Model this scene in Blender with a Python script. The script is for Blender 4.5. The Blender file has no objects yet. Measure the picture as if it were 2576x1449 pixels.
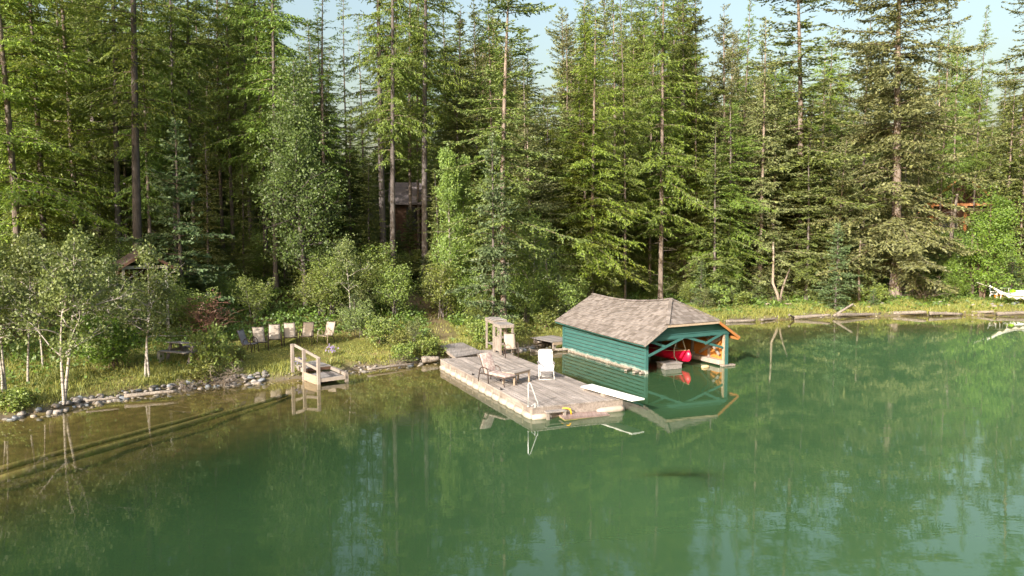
import bpy, math, random
import numpy as np
from mathutils import Vector, Matrix

# ------------------------------------------------------------------ camera, sky, sun, exposure
scn = bpy.context.scene
col = scn.collection
FPX, HOR, CAMH = 1960.0, 570.0, 6.5            # focal length and horizon in a 2576 x 1449 frame
PITCH = math.atan((724.5 - HOR) / FPX)
cam_d = bpy.data.cameras.new('camera')
cam = bpy.data.objects.new('camera', cam_d)
col.objects.link(cam)
cam.location = (0, 0, CAMH)
cam.rotation_euler = (math.pi / 2 - PITCH, 0, 0)
cam_d.sensor_width = 36.0
cam_d.lens = 36.0 * FPX / 2576.0
cam_d.clip_end = 2000
scn.camera = cam

SUN_EL = math.radians(24.0)
SUN_XY = Vector((-0.55, -0.836)).normalized()
world = bpy.data.worlds.new('World')
scn.world = world
world.use_nodes = True
wn = world.node_tree
wn.nodes.clear()
w_out = wn.nodes.new('ShaderNodeOutputWorld')
w_bg = wn.nodes.new('ShaderNodeBackground')
w_sky = wn.nodes.new('ShaderNodeTexSky')
w_sky.sky_type = 'NISHITA'
w_sky.sun_disc = False
w_sky.sun_elevation = SUN_EL
w_sky.sun_rotation = math.atan2(SUN_XY.x, SUN_XY.y)
w_sky.air_density = 1.55
w_sky.dust_density = 6.6
w_sky.ozone_density = 1.2
w_bg.inputs['Strength'].default_value = 0.15
wn.links.new(w_sky.outputs[0], w_bg.inputs[0])
wn.links.new(w_bg.outputs[0], w_out.inputs[0])

sun_d = bpy.data.lights.new('sun', 'SUN')
sun_d.energy = 4.6
sun_d.angle = math.radians(0.5)
sun_d.color = (1.0, 0.94, 0.85)
sun = bpy.data.objects.new('sun', sun_d)
col.objects.link(sun)
to_sun = Vector((SUN_XY.x * math.cos(SUN_EL), SUN_XY.y * math.cos(SUN_EL), math.sin(SUN_EL)))
sun.rotation_euler = to_sun.to_track_quat('Z', 'Y').to_euler()
sun.location = to_sun * 100

scn.view_settings.view_transform = 'Standard'
scn.view_settings.look = 'None'
scn.view_settings.exposure = 1.0
scn.view_settings.gamma = 1.0
scn.render.engine = 'CYCLES'
scn.cycles.max_bounces = 8
scn.cycles.diffuse_bounces = 3
scn.cycles.glossy_bounces = 3
scn.cycles.transmission_bounces = 4
scn.cycles.transparent_max_bounces = 8
scn.cycles.caustics_reflective = False
scn.cycles.caustics_refractive = False
scn.cycles.use_denoising = True

rnd = random.Random(11)
npr = np.random.default_rng(11)

# ------------------------------------------------------------------ measuring helpers
CT, ST = math.cos(PITCH), math.sin(PITCH)
def P(px, py, z=0.0):
    """point of the plane at height z seen at this place of the 2576-wide photograph"""
    u, v = (px - 1288) / FPX, (724.5 - py) / FPX
    d = Vector((u, CT + v * ST, v * CT - ST))
    return Vector((0, 0, CAMH)) + d * ((z - CAMH) / d.z)
def PD(px, py, Y):
    u, v = (px - 1288) / FPX, (724.5 - py) / FPX
    d = Vector((u, CT + v * ST, v * CT - ST))
    return Vector((0, 0, CAMH)) + d * (Y / d.y)

# ------------------------------------------------------------------ shore and terrain
SHORE = [(-90, -190), (-52, -70), (-36, -20), (-25, 8), (-19.5, 20), (-17.32, 25.9), (-16.1, 26.9), (-15.8, 28.0), (-14.9, 29.1),
         (-13.6, 30.4), (-11.9, 31.7), (-9.9, 32.5), (-8.9, 33.0), (-7.0, 35.0), (-5.3, 35.9), (-3.6, 37.3), (-1.6, 38.6),
         (0.04, 40.2), (1.0, 41.7), (2.1, 43.1), (3.5, 44.6), (6.6, 47.2), (10.5, 50.4), (14.85, 53.3), (16.4, 54.0), (18.2, 54.0), (19.9, 54.7), (21.4, 55.6),
         (23.3, 55.7), (25.0, 56.5), (26.6, 56.2), (29.3, 56.8), (31.2, 56.4), (33.0, 57.2), (35.2, 56.8), (37.7, 57.3), (55, 58), (95, 64), (260, 80)]
LAND = np.array(SHORE + [(260, 420), (-320, 420), (-320, -190)], float)
SH = np.array(SHORE, float)
def shore_s(x, y):
    """signed distance to the waterline, positive on land"""
    x = np.atleast_1d(np.asarray(x, float)); y = np.atleast_1d(np.asarray(y, float))
    best = np.full(x.shape, 1e9)
    for i in range(len(SH) - 1):
        a, b = SH[i], SH[i + 1]
        d = b - a
        t = np.clip(((x - a[0]) * d[0] + (y - a[1]) * d[1]) / (d @ d), 0, 1)
        best = np.minimum(best, np.hypot(x - a[0] - t * d[0], y - a[1] - t * d[1]))
    inside = np.zeros(x.shape, bool)
    n = len(LAND)
    for i in range(n):
        a, b = LAND[i], LAND[(i + 1) % n]
        c = ((a[1] > y) != (b[1] > y))
        with np.errstate(divide='ignore', invalid='ignore'):
            xi = (b[0] - a[0]) * (y - a[1]) / (b[1] - a[1]) + a[0]
        inside ^= c & (x < xi)
    return np.where(inside, best, -best)
def bumps(x, y):
    return (np.sin(x * 0.9 + 1.3 * np.sin(y * 0.5)) * np.sin(y * 0.8 + 0.7 * np.sin(x * 0.6))
            + 0.5 * np.sin(x * 2.3 + 1) * np.sin(y * 2.1 + 2))
WEED = [P(1725, 1190), P(1790, 1218), P(1690, 1195)]
def terrain(x, y):
    x = np.atleast_1d(np.asarray(x, float)); y = np.atleast_1d(np.asarray(y, float))
    s = shore_s(x, y)
    wob = s + 0.18 * np.sin(x * 1.7) * np.sin(y * 1.3 + 1)
    land = np.interp(wob, [-0.05, 0.12, 0.5, 1.2, 3.0, 6.0, 9.0, 14.0, 26.0, 40.0, 80.0, 300.0],
                     [-0.05, 0.10, 0.30, 0.48, 0.68, 0.90, 1.45, 2.6, 5.2, 7.2, 9.0, 12.0])
    land = land + np.clip(s / 8, 0, 1) * 0.12 * bumps(x, y) + 0.02 * bumps(x * 2.7, y * 2.7)
    bed = np.interp(-wob, [-0.1, 0.05, 1.0, 3.5, 5.5, 8.0, 12.0, 60.0],
                    [0.05, -0.05, -0.15, -0.30, -0.46, -0.85, -3.6, -6.0])
    bed = bed + np.clip(-s, 0, 1) * 0.05 * bumps(x * 1.7, y * 1.7)
    for w, (rx, ry), hh in zip(WEED, ((1.35, 0.45), (0.6, 0.45), (0.9, 0.3)), (1.0, 0.9, 0.8)):
        bump = np.exp(-(((x - w.x) / rx) ** 2 + ((y - w.y) / ry) ** 2) ** 1.2)
        bed = bed * (1 - hh * bump) + hh * bump * -0.22
    return np.where(s > 0, land, np.minimum(bed, -0.03))
def gz(x, y):
    return float(terrain(x, y)[0])
def PG(px, py):
    """point of the real ground seen at this place"""
    z = 0.7
    for _ in range(14):
        p = P(px, py, z)
        z = 0.5 * z + 0.5 * gz(p.x, p.y)
    p.z = gz(p.x, p.y)
    return p

# ------------------------------------------------------------------ object helpers
def tag(o, label=None, cat=None, group=None, kind=None):
    if label: o['label'] = label
    if cat: o['category'] = cat
    if group: o['group'] = group
    if kind: o['kind'] = kind
    return o
def thing(name, label, cat, loc=(0, 0, 0), rz=0.0, group=None):
    o = bpy.data.objects.new(name, None)
    o.empty_display_size = 0.2
    col.objects.link(o)
    o.location = loc
    o.rotation_euler = (0, 0, rz)
    return tag(o, label, cat, group)
def copy_tree(o, parent=None):
    c = o.copy()
    col.objects.link(c)
    if parent is not None:
        c.parent = parent
    for ch in list(o.children):
        copy_tree(ch, c)
    return c

class MB:
    """collects shapes; build() links them as one mesh object"""
    def __init__(self):
        self.v, self.f, self.m = [], [], []
        self.uv = {}
    def add(self, vs, fs, m=0):
        n = len(self.v)
        self.v += [tuple(p) for p in vs]
        self.f += [tuple(i + n for i in f) for f in fs]
        self.m += [m] * len(fs)
        return n
    def box(self, c, s, m=0, rot=None):
        hx, hy, hz = s[0] / 2, s[1] / 2, s[2] / 2
        vs = [Vector((x, y, z)) for x in (-hx, hx) for y in (-hy, hy) for z in (-hz, hz)]
        if rot is not None:
            vs = [rot @ p for p in vs]
        vs = [p + Vector(c) for p in vs]
        self.add(vs, [(0, 1, 3, 2), (4, 6, 7, 5), (0, 4, 5, 1), (2, 3, 7, 6), (0, 2, 6, 4), (1, 5, 7, 3)], m)
        return self
    def beam(self, a, b, w, h, m=0, up=(0, 0, 1)):
        a, b = Vector(a), Vector(b)
        d = b - a
        L = d.length
        d.normalize()
        side = d.cross(Vector(up))
        if side.length < 1e-4:
            side = d.cross(Vector((0, 1, 0)))
        side.normalize()
        u = side.cross(d)
        rot = Matrix((side, d, u)).transposed()
        return self.box((a + b) / 2, (w, L, h), m, rot)
    def tube(self, pts, rad, n=6, m=0, cap=True):
        pts = [Vector(p) for p in pts]
        if not hasattr(rad, '__len__'):
            rad = [rad] * len(pts)
        base = len(self.v)
        prev = None
        for i, p in enumerate(pts):
            d = (pts[min(i + 1, len(pts) - 1)] - pts[max(i - 1, 0)]).normalized()
            if prev is None:
                a = d.cross(Vector((0, 0, 1)))
                if a.length < 0.05:
                    a = d.cross(Vector((1, 0, 0)))
            else:
                a = prev - d * prev.dot(d)
            a.normalize()
            prev = a
            b = d.cross(a)
            for k in range(n):
                t = 2 * math.pi * k / n
                self.v.append(tuple(p + (a * math.cos(t) + b * math.sin(t)) * rad[i]))
        for i in range(len(pts) - 1):
            for k in range(n):
                k2 = (k + 1) % n
                self.f.append((base + i * n + k, base + i * n + k2, base + (i + 1) * n + k2, base + (i + 1) * n + k))
                self.m.append(m)
        if cap:
            self.f.append(tuple(base + k for k in reversed(range(n)))); self.m.append(m)
            self.f.append(tuple(base + (len(pts) - 1) * n + k for k in range(n))); self.m.append(m)
        return self
    def poly(self, pts, ext, m=0):
        """flat polygon given thickness along ext"""
        n = len(pts)
        pts = [Vector(p) for p in pts]
        e = Vector(ext)
        vs = pts + [p + e for p in pts]
        fs = [tuple(range(n)), tuple(n + i for i in reversed(range(n)))]
        for i in range(n):
            j = (i + 1) % n
            fs.append((i, n + i, n + j, j))
        self.add(vs, fs, m)
        return self
    def build(self, name, mats, parent=None, smooth=False, bevel=0.0):
        me = bpy.data.meshes.new(name)
        me.from_pydata(self.v, [], self.f)
        if not isinstance(mats, (list, tuple)):
            mats = [mats]
        for mt in mats:
            me.materials.append(mt)
        me.polygons.foreach_set('material_index', self.m)
        if smooth:
            me.polygons.foreach_set('use_smooth', [True] * len(self.f))
        me.update()
        bm_fix(me)
        o = bpy.data.objects.new(name, me)
        col.objects.link(o)
        if parent is not None:
            o.parent = parent
        if bevel:
            b = o.modifiers.new('edge', 'BEVEL')
            b.width = bevel
            b.segments = 1
            b.limit_method = 'ANGLE'
        return o
import bmesh
def bm_fix(me):
    bm = bmesh.new()
    bm.from_mesh(me)
    bmesh.ops.recalc_face_normals(bm, faces=bm.faces)
    bm.to_mesh(me)
    bm.free()
def np_mesh(name, verts, quads, mats, midx=None, parent=None, smooth=False, tris=None):
    me = bpy.data.meshes.new(name)
    nv = len(verts)
    nq = 0 if quads is None else len(quads)
    nt = 0 if tris is None else len(tris)
    me.vertices.add(nv)
    me.vertices.foreach_set('co', np.ascontiguousarray(verts, dtype=np.float32).ravel())
    loops = []
    if nq: loops.append(np.asarray(quads, np.int32).ravel())
    if nt: loops.append(np.asarray(tris, np.int32).ravel())
    loops = np.concatenate(loops)
    me.loops.add(len(loops))
    me.loops.foreach_set('vertex_index', loops)
    me.polygons.add(nq + nt)
    starts = np.concatenate([np.arange(nq) * 4, nq * 4 + np.arange(nt) * 3]).astype(np.int32)
    tot = np.concatenate([np.full(nq, 4), np.full(nt, 3)]).astype(np.int32)
    me.polygons.foreach_set('loop_start', starts)
    me.polygons.foreach_set('loop_total', tot)
    for mt in (mats if isinstance(mats, (list, tuple)) else [mats]):
        me.materials.append(mt)
    if midx is not None:
        me.polygons.foreach_set('material_index', np.asarray(midx, np.int32))
    if smooth:
        me.polygons.foreach_set('use_smooth', np.ones(nq + nt, bool))
    me.update(calc_edges=True)
    me.validate()
    o = bpy.data.objects.new(name, me)
    col.objects.link(o)
    if parent is not None:
        o.parent = parent
    return o

# ------------------------------------------------------------------ materials
class NT:
    def __init__(self, name):
        self.m = bpy.data.materials.new(name)
        self.m.use_nodes = True
        self.t = self.m.node_tree
        self.t.nodes.clear()
        self.out = self.t.nodes.new('ShaderNodeOutputMaterial')
    def n(self, typ, **kw):
        nd = self.t.nodes.new('ShaderNode' + typ)
        for k, v in kw.items():
            if hasattr(nd, k) and not k[0].isupper():
                setattr(nd, k, v)
        return nd
    def put(self, sock, v):
        if hasattr(v, 'is_output') or isinstance(v, bpy.types.NodeSocket):
            self.t.links.new(v, sock)
        else:
            sock.default_value = v
    def coord(self, which='Object'):
        return self.n('TexCoord').outputs[which]
    def mapping(self, vec, scale=(1, 1, 1), rot=(0, 0, 0)):
        m = self.n('Mapping')
        self.put(m.inputs['Vector'], vec)
        m.inputs['Scale'].default_value = scale
        m.inputs['Rotation'].default_value = rot
        return m.outputs[0]
    def noise(self, vec, scale=5, detail=3, rough=0.55, out='Fac'):
        n = self.n('TexNoise')
        self.put(n.inputs['Vector'], vec)
        n.inputs['Scale'].default_value = scale
        n.inputs['Detail'].default_value = detail
        n.inputs['Roughness'].default_value = rough
        return n.outputs[out]
    def ramp(self, fac, stops, interp='LINEAR'):
        r = self.n('ValToRGB')
        self.put(r.inputs[0], fac)
        e = r.color_ramp.elements
        r.color_ramp.interpolation = interp
        while len(e) < len(stops):
            e.new(0.5)
        for el, (p, c) in zip(e, stops):
            el.position = p
            el.color = c if len(c) == 4 else (*c, 1)
        return r.outputs[0]
    def mix(self, fac, a, b, mode='MIX'):
        m = self.n('Mix')
        m.data_type = 'RGBA'
        m.blend_type = mode
        self.put(m.inputs[0], fac)
        for s, v in ((m.inputs[6], a), (m.inputs[7], b)):
            if isinstance(v, tuple) and len(v) == 3:
                v = (*v, 1)
            self.put(s, v)
        return m.outputs[2]
    def math(self, op, a, b=0.0, c=None, clamp=False):
        m = self.n('Math')
        m.operation = op
        m.use_clamp = clamp
        self.put(m.inputs[0], a)
        self.put(m.inputs[1], b)
        if c is not None:
            self.put(m.inputs[2], c)
        return m.outputs[0]
    def hsv(self, color, h=0.5, s=1.0, v=1.0):
        n = self.n('HueSaturation')
        self.put(n.inputs['Hue'], h); self.put(n.inputs['Saturation'], s); self.put(n.inputs['Value'], v)
        if isinstance(color, tuple) and len(color) == 3: color = (*color, 1)
        self.put(n.inputs['Color'], color)
        return n.outputs[0]
    def bump(self, h, strength=0.3, dist=0.02):
        b = self.n('Bump')
        b.inputs['Strength'].default_value = strength
        b.inputs['Distance'].default_value = dist
        self.put(b.inputs['Height'], h)
        return b.outputs[0]
    def attr(self, name, out='Fac'):
        a = self.n('Attribute')
        a.attribute_name = name
        return a.outputs[out]
    def island(self):
        return self.n('NewGeometry').outputs['Random Per Island']
    def objrand(self):
        return self.n('ObjectInfo').outputs['Random']
    def principled(self, color, rough=0.7, metal=0.0, normal=None, spec=0.3):
        p = self.n('BsdfPrincipled')
        if isinstance(color, tuple) and len(color) == 3: color = (*color, 1)
        self.put(p.inputs['Base Color'], color)
        self.put(p.inputs['Roughness'], rough)
        p.inputs['Metallic'].default_value = metal
        p.inputs['Specular IOR Level'].default_value = spec
        if normal is not None:
            self.put(p.inputs['Normal'], normal)
        self.t.links.new(p.outputs[0], self.out.inputs[0])
        return p
def mapr(nt, v, lo, hi):
    return nt.math('MULTIPLY_ADD', v, hi - lo, lo)

def mat_wood(name, a, b, grain=(14, 0.9, 14), isl=0.35, rough=0.85, stain=None, gap=None):
    """weathered boards: grain along local y, each board its own tone"""
    t = NT(name)
    co = t.coord()
    g = t.noise(t.mapping(co, grain), 1.0, 4, 0.65)
    big = t.noise(t.mapping(co, (0.9, 0.5, 1.5)), 1.0, 3, 0.6)
    c = t.mix(t.ramp(g, [(0.3, (0, 0, 0)), (0.72, (1, 1, 1))]), a, b)
    c = t.hsv(c, 0.5, 1.0, t.math('ADD', mapr(t, t.island(), 1 - isl, 1 + isl), mapr(t, big, -0.35, 0.35)))
    if stain:
        c = t.mix(t.math('MULTIPLY', t.ramp(t.noise(co, 1.7, 5, 0.75), [(0.5, (0, 0, 0)), (0.7, (1, 1, 1))]), 0.6), c, stain)
    t.principled(c, rough, 0, t.bump(g, 0.35, 0.004), 0.2)
    return t.m
def mat_plain(name, c, rough=0.6, metal=0.0, var=0.12, scale=6.0, spec=0.35):
    t = NT(name)
    n = t.noise(t.coord(), scale, 4, 0.6)
    col_ = t.hsv((*c, 1), 0.5, 1.0, mapr(t, n, 1 - 2 * var, 1 + 2 * var))
    t.principled(col_, rough, metal, None, spec)
    return t.m
def mat_leaf(name, base, dark, trans=0.3, hue=0.03, clump=0.8, tint=(0.16, 0.20, 0.04)):
    """leaves or needles: every leaf its own tone, clumps and trees differ"""
    t = NT(name)
    isl = t.island()
    cl = t.noise(t.coord(), clump, 2, 0.5)
    c = t.mix(t.math('ADD', t.math('MULTIPLY', isl, 0.6), t.math('MULTIPLY', cl, 0.5), clamp=True), dark, base)
    c = t.hsv(c, mapr(t, t.objrand(), 0.5 - hue, 0.5 + hue * 0.7), mapr(t, isl, 0.85, 1.1), mapr(t, t.objrand(), 0.78, 1.22))
    d = t.n('BsdfDiffuse'); t.put(d.inputs[0], c)
    tr = t.n('BsdfTranslucent')
    t.put(tr.inputs[0], t.mix(0.5, c, tint))
    m = t.n('MixShader'); m.inputs[0].default_value = trans
    t.t.links.new(d.outputs[0], m.inputs[1]); t.t.links.new(tr.outputs[0], m.inputs[2])
    gl = t.n('BsdfGlossy'); gl.inputs['Roughness'].default_value = 0.55
    gl.inputs[0].default_value = (1, 1, 1, 1)
    m2 = t.n('MixShader'); m2.inputs[0].default_value = 0.03
    t.t.links.new(m.outputs[0], m2.inputs[1]); t.t.links.new(gl.outputs[0], m2.inputs[2])
    t.t.links.new(m2.outputs[0], t.out.inputs[0])
    return t.m
def mat_bark(name, a, b, scale=(9, 9, 2.2), white=False):
    t = NT(name)
    co = t.coord()
    n = t.noise(t.mapping(co, scale), 1.0, 5, 0.7)
    if white:
        n2 = t.noise(t.mapping(co, (5, 5, 26)), 1.0, 3, 0.7)
        c = t.mix(t.ramp(n2, [(0.52, (0, 0, 0)), (0.62, (1, 1, 1))]), t.mix(n, a, tuple(x * 0.75 for x in a)), b)
    else:
        c = t.mix(t.ramp(n, [(0.32, (0, 0, 0)), (0.68, (1, 1, 1))]), b, a)
    c = t.hsv(c, 0.5, 1.0, mapr(t, t.objrand(), 0.75, 1.25))
    t.principled(c, 0.9, 0, t.bump(n, 0.6, 0.03), 0.15)
    return t.m

M = {}
M['deck'] = mat_wood('weathered_deck', (0.195, 0.170, 0.158), (0.375, 0.338, 0.318), isl=0.22, stain=(0.12, 0.105, 0.095))
M['landing'] = mat_wood('grey_boards', (0.165, 0.152, 0.148), (0.315, 0.29, 0.28), isl=0.18)
M['post'] = mat_wood('weathered_post', (0.18, 0.152, 0.135), (0.34, 0.30, 0.27), grain=(20, 20, 2), isl=0.15, stain=(0.13, 0.11, 0.095))
M['fascia'] = mat_wood('fascia_boards', (0.175, 0.148, 0.132), (0.33, 0.29, 0.265), isl=0.12, stain=(0.085, 0.065, 0.055))
M['wetwood'] = mat_wood('wet_boards', (0.17, 0.12, 0.11), (0.33, 0.25, 0.235), isl=0.2, rough=0.4)
M['pinewood'] = mat_wood('pale_pine', (0.27, 0.20, 0.145), (0.43, 0.35, 0.27), grain=(16, 2, 16), isl=0.15)
M['float'] = mat_plain('float_plastic', (0.37, 0.32, 0.28), 0.6, 0, 0.2, 5)
M['white'] = mat_plain('white_gelcoat', (0.80, 0.80, 0.80), 0.5, 0, 0.03, 8)
M['whitefabric'] = mat_plain('white_mesh_fabric', (0.38, 0.40, 0.45), 0.8, 0, 0.04, 30)
M['alu'] = mat_plain('aluminium_tube', (0.72, 0.74, 0.76), 0.35, 0.55, 0.04, 8)
M['whitetube'] = mat_plain('pale_tube', (0.60, 0.59, 0.58), 0.4, 0.2, 0.05, 8)
M['tan'] = mat_plain('tan_sling', (0.36, 0.305, 0.25), 0.85, 0, 0.08, 9)
M['greysling'] = mat_plain('grey_sling', (0.20, 0.19, 0.20), 0.85, 0, 0.1, 9)
M['brown'] = mat_plain('brown_tube', (0.065, 0.045, 0.038), 0.45, 0.1, 0.1, 9)
M['tantube'] = mat_plain('tan_tube', (0.50, 0.42, 0.34), 0.5, 0.1, 0.06, 9)
M['yellow'] = mat_plain('yellow_handle', (0.80, 0.42, 0.02), 0.45, 0, 0.05, 9)
M['black'] = mat_plain('black_rubber', (0.02, 0.02, 0.022), 0.6, 0, 0.1, 9)
M['bluepl'] = mat_plain('blue_plastic', (0.02, 0.10, 0.30), 0.5, 0, 0.1, 5)
M['rope'] = mat_plain('pale_rope', (0.50, 0.47, 0.42), 0.9, 0, 0.12, 20)
M['red'] = mat_plain('red_hull', (0.55, 0.008, 0.045), 0.35, 0, 0.05, 4)
M['greenhull'] = mat_plain('dark_green_hull', (0.01, 0.035, 0.02), 0.4, 0, 0.1, 4)
M['gunwale'] = mat_plain('pale_gunwale', (0.55, 0.40, 0.24), 0.6, 0, 0.1, 8)
M['roofdark'] = mat_plain('old_roofing', (0.085, 0.06, 0.05), 0.9, 0, 0.25, 7)
M['metalroof'] = mat_plain('grey_metal_roof', (0.16, 0.18, 0.22), 0.5, 0.2, 0.08, 4)
M['orangewood'] = mat_plain('orange_timber', (0.36, 0.145, 0.045), 0.55, 0, 0.12, 4)
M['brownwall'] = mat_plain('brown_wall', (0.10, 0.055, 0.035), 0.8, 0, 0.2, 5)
M['greywall'] = mat_plain('grey_board_wall', (0.20, 0.17, 0.17), 0.85, 0, 0.2, 3)
M['palewood'] = mat_plain('pale_painted_wood', (0.42, 0.40, 0.36), 0.7, 0, 0.12, 5)
M['glass'] = mat_plain('window_glass', (0.05, 0.06, 0.07), 0.08, 0, 0.02, 4, 0.8)
M['driftwood'] = mat_wood('driftwood', (0.15, 0.125, 0.105), (0.36, 0.32, 0.285), grain=(12, 12, 12), isl=0.25)
M['sunklog'] = mat_plain('sunken_log', (0.30, 0.255, 0.115), 0.9, 0, 0.3, 4)
M['sunkplank'] = mat_plain('sunken_plank', (0.26, 0.21, 0.06), 0.9, 0, 0.3, 4)

def _cushion():
    t = NT('floral_cushion')
    n = t.noise(t.coord(), 9, 3, 0.6)
    v = t.n('TexVoronoi'); v.inputs['Scale'].default_value = 9
    t.put(v.inputs['Vector'], t.mix(0.25, t.coord(), t.noise(t.coord(), 6, 2, 0.5, 'Color')))
    c = t.mix(t.ramp(v.outputs['Distance'], [(0.25, (0, 0, 0)), (0.5, (1, 1, 1))]), (0.42, 0.36, 0.33), (0.31, 0.235, 0.225))
    c = t.mix(t.ramp(n, [(0.5, (0, 0, 0)), (0.65, (1, 1, 1))]), c, (0.50, 0.45, 0.41))
    t.principled(c, 0.9, 0, None, 0.2)
    return t.m
M['cushion'] = _cushion()

def _greenpaint(name, worn):
    """teal painted boards, worn white near the waterline"""
    t = NT(name)
    co = t.coord()
    n = t.noise(t.mapping(co, (1.2, 1.2, 6)), 1.6, 4, 0.65)
    base = t.hsv((0.036, 0.110, 0.104, 1), 0.5, mapr(t, n, 1.15, 0.85), mapr(t, n, 0.68, 1.32))
    base = t.hsv(base, 0.5, 1.0, mapr(t, t.island(), 0.93, 1.07))
    if worn:
        sep = t.n('SeparateXYZ'); t.put(sep.inputs[0], co)
        z = t.math('ADD', sep.outputs[2], mapr(t, t.noise(co, 2.2, 4, 0.7), -0.22, 0.16))
        wh = t.ramp(z, [(0.02, (1, 1, 1)), (0.16, (0, 0, 0))])
        base = t.mix(t.math('MULTIPLY', wh, 0.6), base, (0.55, 0.55, 0.48))
        chips = t.ramp(t.noise(t.mapping(co, (1.0, 1.0, 7)), 2.6, 5, 0.75), [(0.63, (0, 0, 0)), (0.70, (1, 1, 1))])
        base = t.mix(t.math('MULTIPLY', chips, 0.7), base, (0.33, 0.30, 0.23))
    t.principled(base, 0.6, 0, None, 0.3)
    return t.m
M['teal'] = _greenpaint('teal_paint', True)
M['tealtrim'] = _greenpaint('teal_trim_paint', False)

def _orangeboards():
    t = NT('raw_cedar_wall')
    co = t.coord()
    g = t.noise(t.mapping(co, (2, 2, 16)), 1.6, 5, 0.7)
    c = t.mix(g, (0.30, 0.10, 0.02), (0.62, 0.27, 0.07))
    c = t.hsv(c, 0.5, 1.0, mapr(t, t.noise(co, 3, 3), 0.6, 1.4))
    t.principled(c, 0.75, 0, None, 0.2)
    return t.m
M['cedar'] = _orangeboards()
def _shingle(name, a, b):
    t = NT(name)
    i = t.island()
    co = t.coord()
    g = t.noise(t.mapping(co, (6, 6, 6)), 1.5, 4, 0.7)
    c = t.mix(i, a, b)
    c = t.hsv(c, 0.5, 1.0, t.math('ADD', mapr(t, g, 0.72, 1.28), mapr(t, t.noise(co, 0.7, 2), -0.2, 0.2)))
    t.principled(c, 0.9, 0, None, 0.15)
    return t.m
M['shingle'] = _shingle('cedar_shingles', (0.122, 0.104, 0.094), (0.238, 0.212, 0.200))
def _stone():
    t = NT('shore_stone')
    co = t.coord()
    n = t.noise(co, 6, 4, 0.6)
    c = t.mix(t.objrand(), (0.15, 0.142, 0.135), (0.40, 0.35, 0.315))
    c = t.mix(t.ramp(t.objrand(), [(0.8, (0, 0, 0)), (0.82, (1, 1, 1))], 'CONSTANT'), c, (0.20, 0.22, 0.25))
    c = t.hsv(c, 0.5, 1.0, mapr(t, n, 0.7, 1.3))
    t.principled(c, 0.85, 0, t.bump(n, 0.3, 0.02), 0.25)
    return t.m
M['stone'] = _stone()
def _gravel():
    t = NT('shore_gravel')
    c = t.mix(t.island(), (0.12, 0.11, 0.10), (0.42, 0.37, 0.33))
    t.principled(c, 0.85, 0, None, 0.25)
    return t.m
M['gravel'] = _gravel()
M['larch'] = mat_leaf('larch_needles', (0.222, 0.302, 0.048), (0.108, 0.178, 0.027), 0.35, 0.02)
M['larchbright'] = mat_leaf('sunlit_larch_needles', (0.290, 0.385, 0.052), (0.145, 0.225, 0.030), 0.38, 0.02, tint=(0.26, 0.34, 0.05))  # yellow-green larch copy, brightened to stand in for sun on the left larches
M['spruce'] = mat_leaf('spruce_needles', (0.262, 0.285, 0.112), (0.128, 0.150, 0.060), 0.24, 0.02, tint=(0.18, 0.21, 0.06))
M['fir'] = mat_leaf('fir_needles', (0.205, 0.245, 0.062), (0.092, 0.130, 0.036), 0.28, 0.025, tint=(0.18, 0.24, 0.04))
M['youngfir'] = mat_leaf('young_spruce_needles', (0.152, 0.220, 0.091), (0.073, 0.128, 0.051), 0.22, 0.02, tint=(0.122, 0.207, 0.061))
M['birchleaf'] = mat_leaf('birch_leaves', (0.222, 0.275, 0.086), (0.105, 0.155, 0.045), 0.34, 0.02, tint=(0.22, 0.28, 0.05))
M['cottonleaf'] = mat_leaf('shaded_cottonwood_leaves', (0.150, 0.225, 0.055), (0.065, 0.115, 0.030), 0.34, 0.02, tint=(0.17, 0.25, 0.04))  # darker green, the half shade on the cottonwood put into its leaves
M['alderleaf'] = mat_leaf('alder_leaves', (0.265, 0.345, 0.075), (0.115, 0.185, 0.040), 0.36, 0.025, tint=(0.24, 0.34, 0.04))
M['brightleaf'] = mat_leaf('bright_leaves', (0.205, 0.330, 0.046), (0.095, 0.175, 0.026), 0.36, 0.02, tint=(0.22, 0.34, 0.04))
M['shrubleaf'] = mat_leaf('shrub_leaves', (0.285, 0.32, 0.080), (0.120, 0.165, 0.042), 0.35, 0.035, tint=(0.24, 0.28, 0.05))
M['undergrowth'] = mat_leaf('undergrowth_leaves', (0.165, 0.26, 0.046), (0.062, 0.115, 0.024), 0.32, 0.02, clump=0.35)
M['grassblade'] = mat_leaf('grass_blades', (0.36, 0.34, 0.090), (0.13, 0.20, 0.034), 0.3, 0.02, clump=0.45, tint=(0.28, 0.28, 0.05))
M['deadleaf'] = mat_leaf('withered_leaves', (0.305, 0.183, 0.110), (0.146, 0.085, 0.055), 0.2, 0.02, tint=(0.244, 0.122, 0.049))
M['flower'] = mat_leaf('lilac_petals', (0.42, 0.34, 0.62), (0.25, 0.2, 0.45), 0.2, 0.02, tint=(0.4, 0.3, 0.5))
M['bark'] = mat_bark('conifer_bark', (0.31, 0.25, 0.21), (0.085, 0.067, 0.057))
M['greybark'] = mat_bark('grey_bark', (0.185, 0.162, 0.152), (0.075, 0.065, 0.062))  # grey, darkened in colour for the shade the tall trunks stand in
M['twig'] = mat_bark('conifer_twig', (0.20, 0.155, 0.12), (0.09, 0.07, 0.055))
M['birchbark'] = mat_bark('birch_bark', (0.45, 0.41, 0.37), (0.10, 0.085, 0.075), white=True)
M['brownstem'] = mat_bark('brown_stem', (0.24, 0.18, 0.13), (0.12, 0.09, 0.07))
M['redstem'] = mat_bark('reddish_stem', (0.26, 0.14, 0.10), (0.15, 0.08, 0.06))
M['deadwood'] = mat_bark('dead_grey_wood', (0.33, 0.275, 0.225), (0.16, 0.13, 0.105))
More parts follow.
